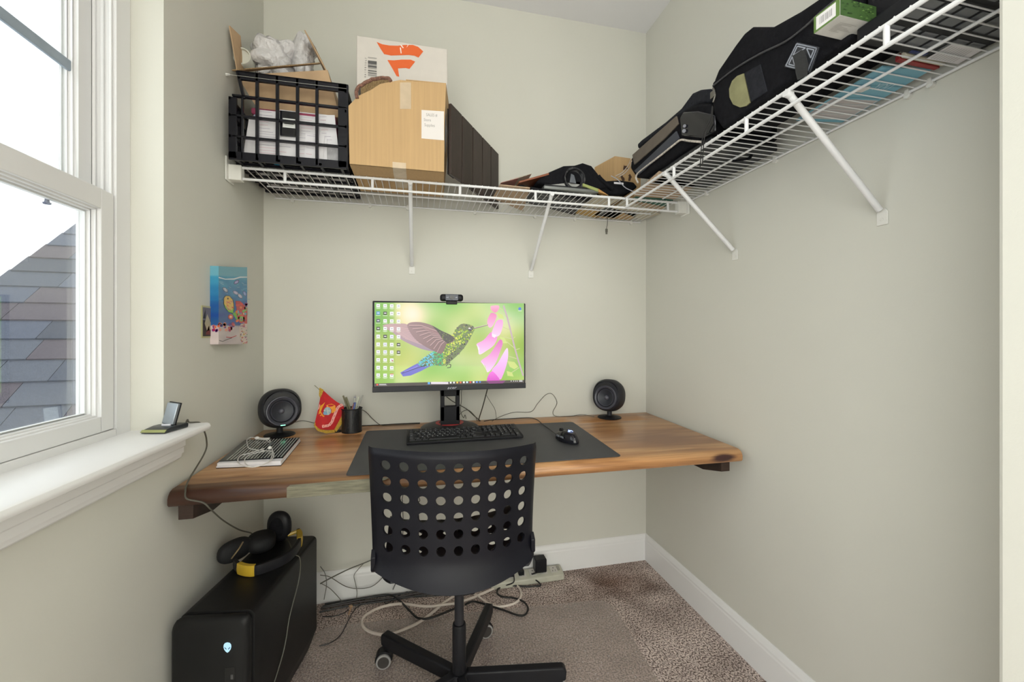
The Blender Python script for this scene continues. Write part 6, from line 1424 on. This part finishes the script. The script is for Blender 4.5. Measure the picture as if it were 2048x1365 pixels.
pcal.rect(0.5,0.0,0.515,1.0,(90,150,170),2); pcal.rect(0.72,0.0,0.73,1.0,(90,150,170),2)
# lettering reads with its base towards the corner of the room
pcal.text('YOU', 0.70, 0.62, 0.16, (190,215,225), 3, rot=PI/2+PI, sx=-1)
pcal.poly([(0.60,0.25),(0.68,0.22),(0.72,0.34),(0.66,0.42),(0.60,0.38)], (215,215,212), 3)
pcal.build('printing', PRINT, cal, label='printed month grid and pale lettering')
bks, bq = flat('red_book', 'thin red book lying on the right shelf beside the blue calendar', 'book', [(1790,128),(1868,144),(1880,139),(1800,120)], ZS, 0.012, mat('red_cover', (0.30,0.03,0.03), 0.5), part='cover')
bks, bq = flat('white_book', 'thin white book lying on the right shelf behind the red book', 'book', [(1802,119),(1884,136),(1892,130),(1812,112)], ZS, 0.010, PAPC, part='cover')
bks, bq = flat('navy_book', 'thin navy book lying on the right shelf between the white book and the slotted tray', 'book', [(1816,109),(1848,116),(1858,110),(1824,104)], ZS, 0.011, mat('navy_cover', (0.02,0.03,0.13), 0.5), part='cover')
# slotted black tray with a white label under it
tr = root('black_tray', 'black slotted plastic tray with a white label at the near end of the right shelf', 'tray', (0.98, 0.55, ZS))
MB().box((0.862, 0.456, ZS+0.001), (1.135, 0.652, ZS+0.030)).build('tray', BLACKP, tr, bevel=0.004)
for i in range(6):
    for j in range(3):
        xa, ya = 0.872+i*0.043, 0.475+j*0.06; MB().box((xa, ya, ZS-0.0002), (xa+0.034, ya+0.040, ZS+0.002)).build('slot', mat('grey_window', (0.13,0.135,0.145), 0.2), tr, bevel=0.0)
a = qd([(1852,120),(1905,90),(1962,104),(1916,131)], ZS-0.0006)
for p in a: p.x = min(p.x, XR-0.008)
m = MB(); slab(m, a, 0.0004).build('white_label', PAPER, tr)
pq = Paint(lambda u_, v_: (a[0]*(1-u_)+a[1]*u_)*(1-v_)+(a[3]*(1-u_)+a[2]*u_)*v_, (0,0,-1), 0.0003)
for k in range(9): pq.rect(0.08, 0.08+k*0.085, 0.9, 0.095+k*0.085, (170,170,165), 1)
pq.build('label_text', PRINT, tr)
pk = root('perforated_box', 'black box with a speckled perforated side standing on the slotted tray', 'box', (0.98, 0.52, ZS+0.031))
MB().box((0.895, 0.458, ZS+0.0305), (1.13, 0.655, ZS+0.19)).build('box', BLACKP, pk, bevel=0.003)
def perf_mat():
    m = bpy.data.materials.new('speckled_perforation'); m.use_nodes = True; N = m.node_tree.nodes; L = m.node_tree.links; b = N['Principled BSDF']
    tc = N.new('ShaderNodeTexCoord'); vo = N.new('ShaderNodeTexVoronoi'); vo.inputs['Scale'].default_value = 240; L.new(tc.outputs['Object'], vo.inputs['Vector'])
    cr_ = N.new('ShaderNodeValToRGB'); cr_.color_ramp.interpolation = 'CONSTANT'; cr_.color_ramp.elements[0].color = (0.6,0.6,0.58,1); cr_.color_ramp.elements[1].position = 0.42; cr_.color_ramp.elements[1].color = (0.01,0.01,0.01,1)
    L.new(vo.outputs['Distance'], cr_.inputs[0]); L.new(cr_.outputs[0], b.inputs['Base Color']); return m
m = MB().box((0.8935, 0.530, ZS+0.033), (0.895, 0.572, ZS+0.185)); m.build('perforated_strip', perf_mat(), pk)
# small green and white carton overhanging the front rail
zc = ZS+0.0312; A_ = P(1628, 68, 'Z', zc); B_ = P(1680, 30, 'Z', zc); C_ = P(1752, 48, 'Z', zc); D_ = P(1692, 83, 'Z', zc)
sc2 = root('green_carton', 'small green and white carton with a barcode end overhanging the front rail', 'box', (A_.x, A_.y, zc))
hh = 0.034
m = MB().prism([A_, B_, C_, D_], (0, 0, hh)); m.build('carton', mat('pale_carton', (0.60,0.59,0.55), 0.5), sc2, bevel=0.001)
nE = (B_-A_).cross(Vector((0,0,1))).normalized(); nE = nE if nE.x < 0 else -nE
pe = Paint(lambda u_, v_: A_+(B_-A_)*u_+Vector((0,0,hh*v_)), nE, 0.0003)
pe.rect(0,0,1,1,(95,125,62),1); pe.rect(0.10,0.12,0.86,0.9,(228,226,224),2)
for k in range(9): pe.rect(0.24+k*0.055, 0.3, 0.24+k*0.055+0.02+0.012*(k % 3), 0.72, (175,172,172), 3)
nF = (C_-B_).cross(Vector((0,0,1))).normalized(); nF = nF if nF.y < 0 else -nF
pg = lambda u_, v_: B_+(C_-B_)*u_+Vector((0,0,hh*v_))+nF*0.0004
k0_ = len(pe.v); rr = random.Random(2)
pe2 = Paint(pg, nF, 0.0002); pe2.rect(0,0,1,1,(52,80,34),0)
for k in range(40): x, y = rr.random()*0.9, rr.random()*0.9; pe2.poly([(x,y),(x+0.09,y+0.03),(x+0.05,y+0.10)], rr.choice([(40,66,28),(90,120,60),(28,50,20)]), 1+k % 3)
pe.build('barcode_end', PRINT, sc2); pe2.build('green_side', PRINT, sc2)
pn = Paint(lambda u_, v_: (A_*(1-u_)+B_*u_)*(1-v_)+(D_*(1-u_)+C_*u_)*v_, (0,0,-1), 0.0003)
for k in range(8): pn.rect(0.30+k*0.06, 0.2, 0.32+k*0.06, 0.2+0.4*rr.random()+0.15, (175,172,165), 1)
pn.build('fine_print', PRINT, sc2)

# ------------------------------------------------------------------ picture and card on the left wall
PXF = XL+0.024
cp = [P(437, 535, 'X', PXF), P(494, 550, 'X', PXF), P(494, 686, 'X', PXF), P(437, 690, 'X', PXF)]
ya, yb_, zt, zbm = cp[0].y, cp[1].y, (cp[0].z+cp[1].z)/2, (cp[2].z+cp[3].z)/2
cv = root('canvas_painting', 'small bright canvas painting of a sea turtle among fish on the left wall', 'painting', (XL, (ya+yb_)/2, zbm))
MB().box((XL+0.0006, ya, zbm), (PXF, yb_, zt)).build('canvas', mat('canvas_white', (0.7,0.7,0.68), 0.8), cv)
def cvf(cx, cy):
    u_ = (cx-375)/367.0; top = 150+u_*115; bot = 1172-u_*14; v_ = (bot-cy)/(bot-top)
    return Vector((PXF+0.0004, ya+(yb_-ya)*u_, zbm+(zt-zbm)*v_))
pv = Paint(cvf, (1,0,0), 0.00008)
def sea(cx, cy):
    t = (cy-150)/1020; n_ = noise.noise(Vector((cx*0.01, cy*0.012, 0)))
    if t < 0.12: return (105,170,190)
    if t < 0.45: k = (t-0.12)/0.33; return (60-30*k+20*n_, 150-40*k+25*n_, 185-15*k+15*n_)
    if t < 0.76: k = (t-0.45)/0.31; return (28+10*n_, 95-15*k+20*n_, 160-10*k)
    return (200+20*n_, 185+20*n_, 185+15*n_)
def clampc(f): return lambda x, y: tuple(max(0, min(255, k)) for k in f(x, y))
pv.grid(375, 150, 742, 1172, 16, 44, clampc(sea), 0)
rv = random.Random(11)
pv.poly([(375,290),(450,310),(560,300),(640,275),(742,275),(742,290),(640,292),(560,318),(450,322),(375,305)], (220,230,235), 1)
for k in range(26):
    x, y = rv.uniform(380,735), rv.uniform(330,620); pv.line([(x,y),(x+rv.uniform(20,60),y-rv.uniform(-14,14))], 4, rv.choice([(120,190,210),(30,100,150),(160,210,225)]), 1)
def fish(x, y, a, c1): 
    R_ = lambda p: (x+p[0]*math.cos(a)-p[1]*math.sin(a), y+p[0]*math.sin(a)+p[1]*math.cos(a))
    pv.poly([R_(q) for q in ((-44,0),(-20,-22),(20,-22),(46,0),(20,22),(-20,22))], (40,40,90), 2); pv.poly([R_(q) for q in ((-38,0),(-18,-17),(18,-17),(38,0),(18,17),(-18,17))], c1, 3); pv.line([R_((-15,-8)), R_((15,6))], 5, (220,225,235), 4)
fish(590,350,-0.6,(150,150,205)); fish(450,455,0.8,(170,175,190)); fish(580,490,0.5,(190,185,215)); fish(640,535,0.7,(200,200,220)); fish(705,500,1.0,(120,150,210))
pv.poly([(430,560),(450,530),(500,530),(545,580),(560,640),(562,720),(540,770),(490,750),(445,690),(428,640)], (30,30,30), 4)
pv.poly([(437,565),(455,538),(498,538),(538,585),(550,640),(552,715),(535,755),(495,740),(452,685),(436,640)], (225,185,90), 5)
pv.poly([(436,640),(470,700),(520,730),(552,690),(545,760),(490,745),(448,690)], (130,195,60), 6); pv.disc(480,570,9,12,(30,20,20),7)
for k in range(14): x, y = rv.uniform(455,535), rv.uniform(590,720); pv.line([(x,y),(x+18,y+16)], 7, rv.choice([(200,60,60),(230,110,70),(250,220,160),(190,70,130)]), 7)
pv.poly([(575,600),(640,600),(742,690),(742,900),(690,900),(640,880),(600,850),(590,700)], (190,50,50), 4)
for k in range(36):
    x, y = rv.uniform(590,735), rv.uniform(620,880); r_ = rv.uniform(9,22); pv.disc(x, y, r_, r_, rv.choice([(220,60,50),(235,120,60),(120,180,90),(90,170,190),(240,200,180),(150,70,150)]), 5+k % 3, 7)
pv.poly([(540,770),(575,740),(610,850),(590,850)], (110,180,60), 6); pv.disc(515,810,32,34,(220,90,60),6,10); pv.disc(515,810,16,16,(245,200,180),7,8); pv.disc(655,835,48,58,(210,70,50),7,12); pv.disc(655,835,28,36,(120,180,80),8,12); pv.disc(655,840,12,16,(180,60,140),9,8)
pv.poly([(620,960),(650,900),(742,900),(742,1172),(670,1172),(640,1080)], (215,195,185), 6)
for k in range(60): x, y = rv.uniform(640,738), rv.uniform(910,1160); pv.disc(x, y, 8, 8, rv.choice([(190,60,70),(230,200,190),(90,130,110),(150,60,120),(200,170,80)]), 7+k % 3, 6)
for k in range(22): x, y = rv.uniform(376,600), rv.uniform(900,985); pv.disc(x, y, rv.uniform(10,22), rv.uniform(12,26), rv.choice([(170,40,80),(200,80,70),(110,50,130),(60,60,140),(230,150,130)]), 4+k % 3, 7)
pv.line([(380,1120),(420,1135),(470,1110),(530,1088)], 7, (40,40,50), 4); pv.line([(460,1075),(520,1085),(590,1060)], 9, (190,60,60), 4)
pv.build('painted_front', PRINTG, cv)
pe3 = Paint(lambda u_, v_: Vector((XL+0.0006+(PXF-XL)*u_, ya-0.0004, zbm+(zt-zbm)*v_)), (0,-1,0), 0.0001)
pe3.grid(0, 0, 1, 1, 3, 44, clampc(lambda u_, v_: sea(380, 1172-v_*1020)), 0)
for k in range(8): pe3.disc(rv.random(), rv.uniform(0.17,0.25), 0.16, 0.02, rv.choice([(170,40,80),(110,50,130),(210,110,80)]), 1+k % 3, 7)
pe3.build('painted_edge', PRINTG, cv)
k0, k1 = P(403, 611, 'X', XL+0.002), P(424, 676, 'X', XL+0.002)
cd = root('photo_card', 'small yellow-edged photo card tucked beside the turtle canvas', 'card', (XL, k0.y, k1.z))
MB().box((XL+0.0006, k0.y, k1.z), (XL+0.002, k1.y+0.05, k0.z)).build('card', mat('yellowed_card', (0.50,0.47,0.25), 0.6), cd)
pcd = Paint(lambda u_, v_: Vector((XL+0.0022, k0.y+0.002+(k1.y-k0.y+0.04)*u_, k1.z+(k0.z-k1.z)*v_)), (1,0,0), 0.0001)
pcd.rect(0.05,0.05,0.95,0.95,(120,115,125),0); pcd.rect(0.05,0.05,0.95,0.55,(45,35,35),1); pcd.poly([(0.15,0.45),(0.3,0.75),(0.5,0.5),(0.6,0.3),(0.3,0.2)], (190,180,150), 2); pcd.poly([(0.2,0.1),(0.5,0.1),(0.4,0.4)], (110,40,40), 2); pcd.poly([(0.05,0.6),(0.2,0.9),(0.2,0.6)], (40,40,45), 2)
pcd.build('picture', PRINT, cd)
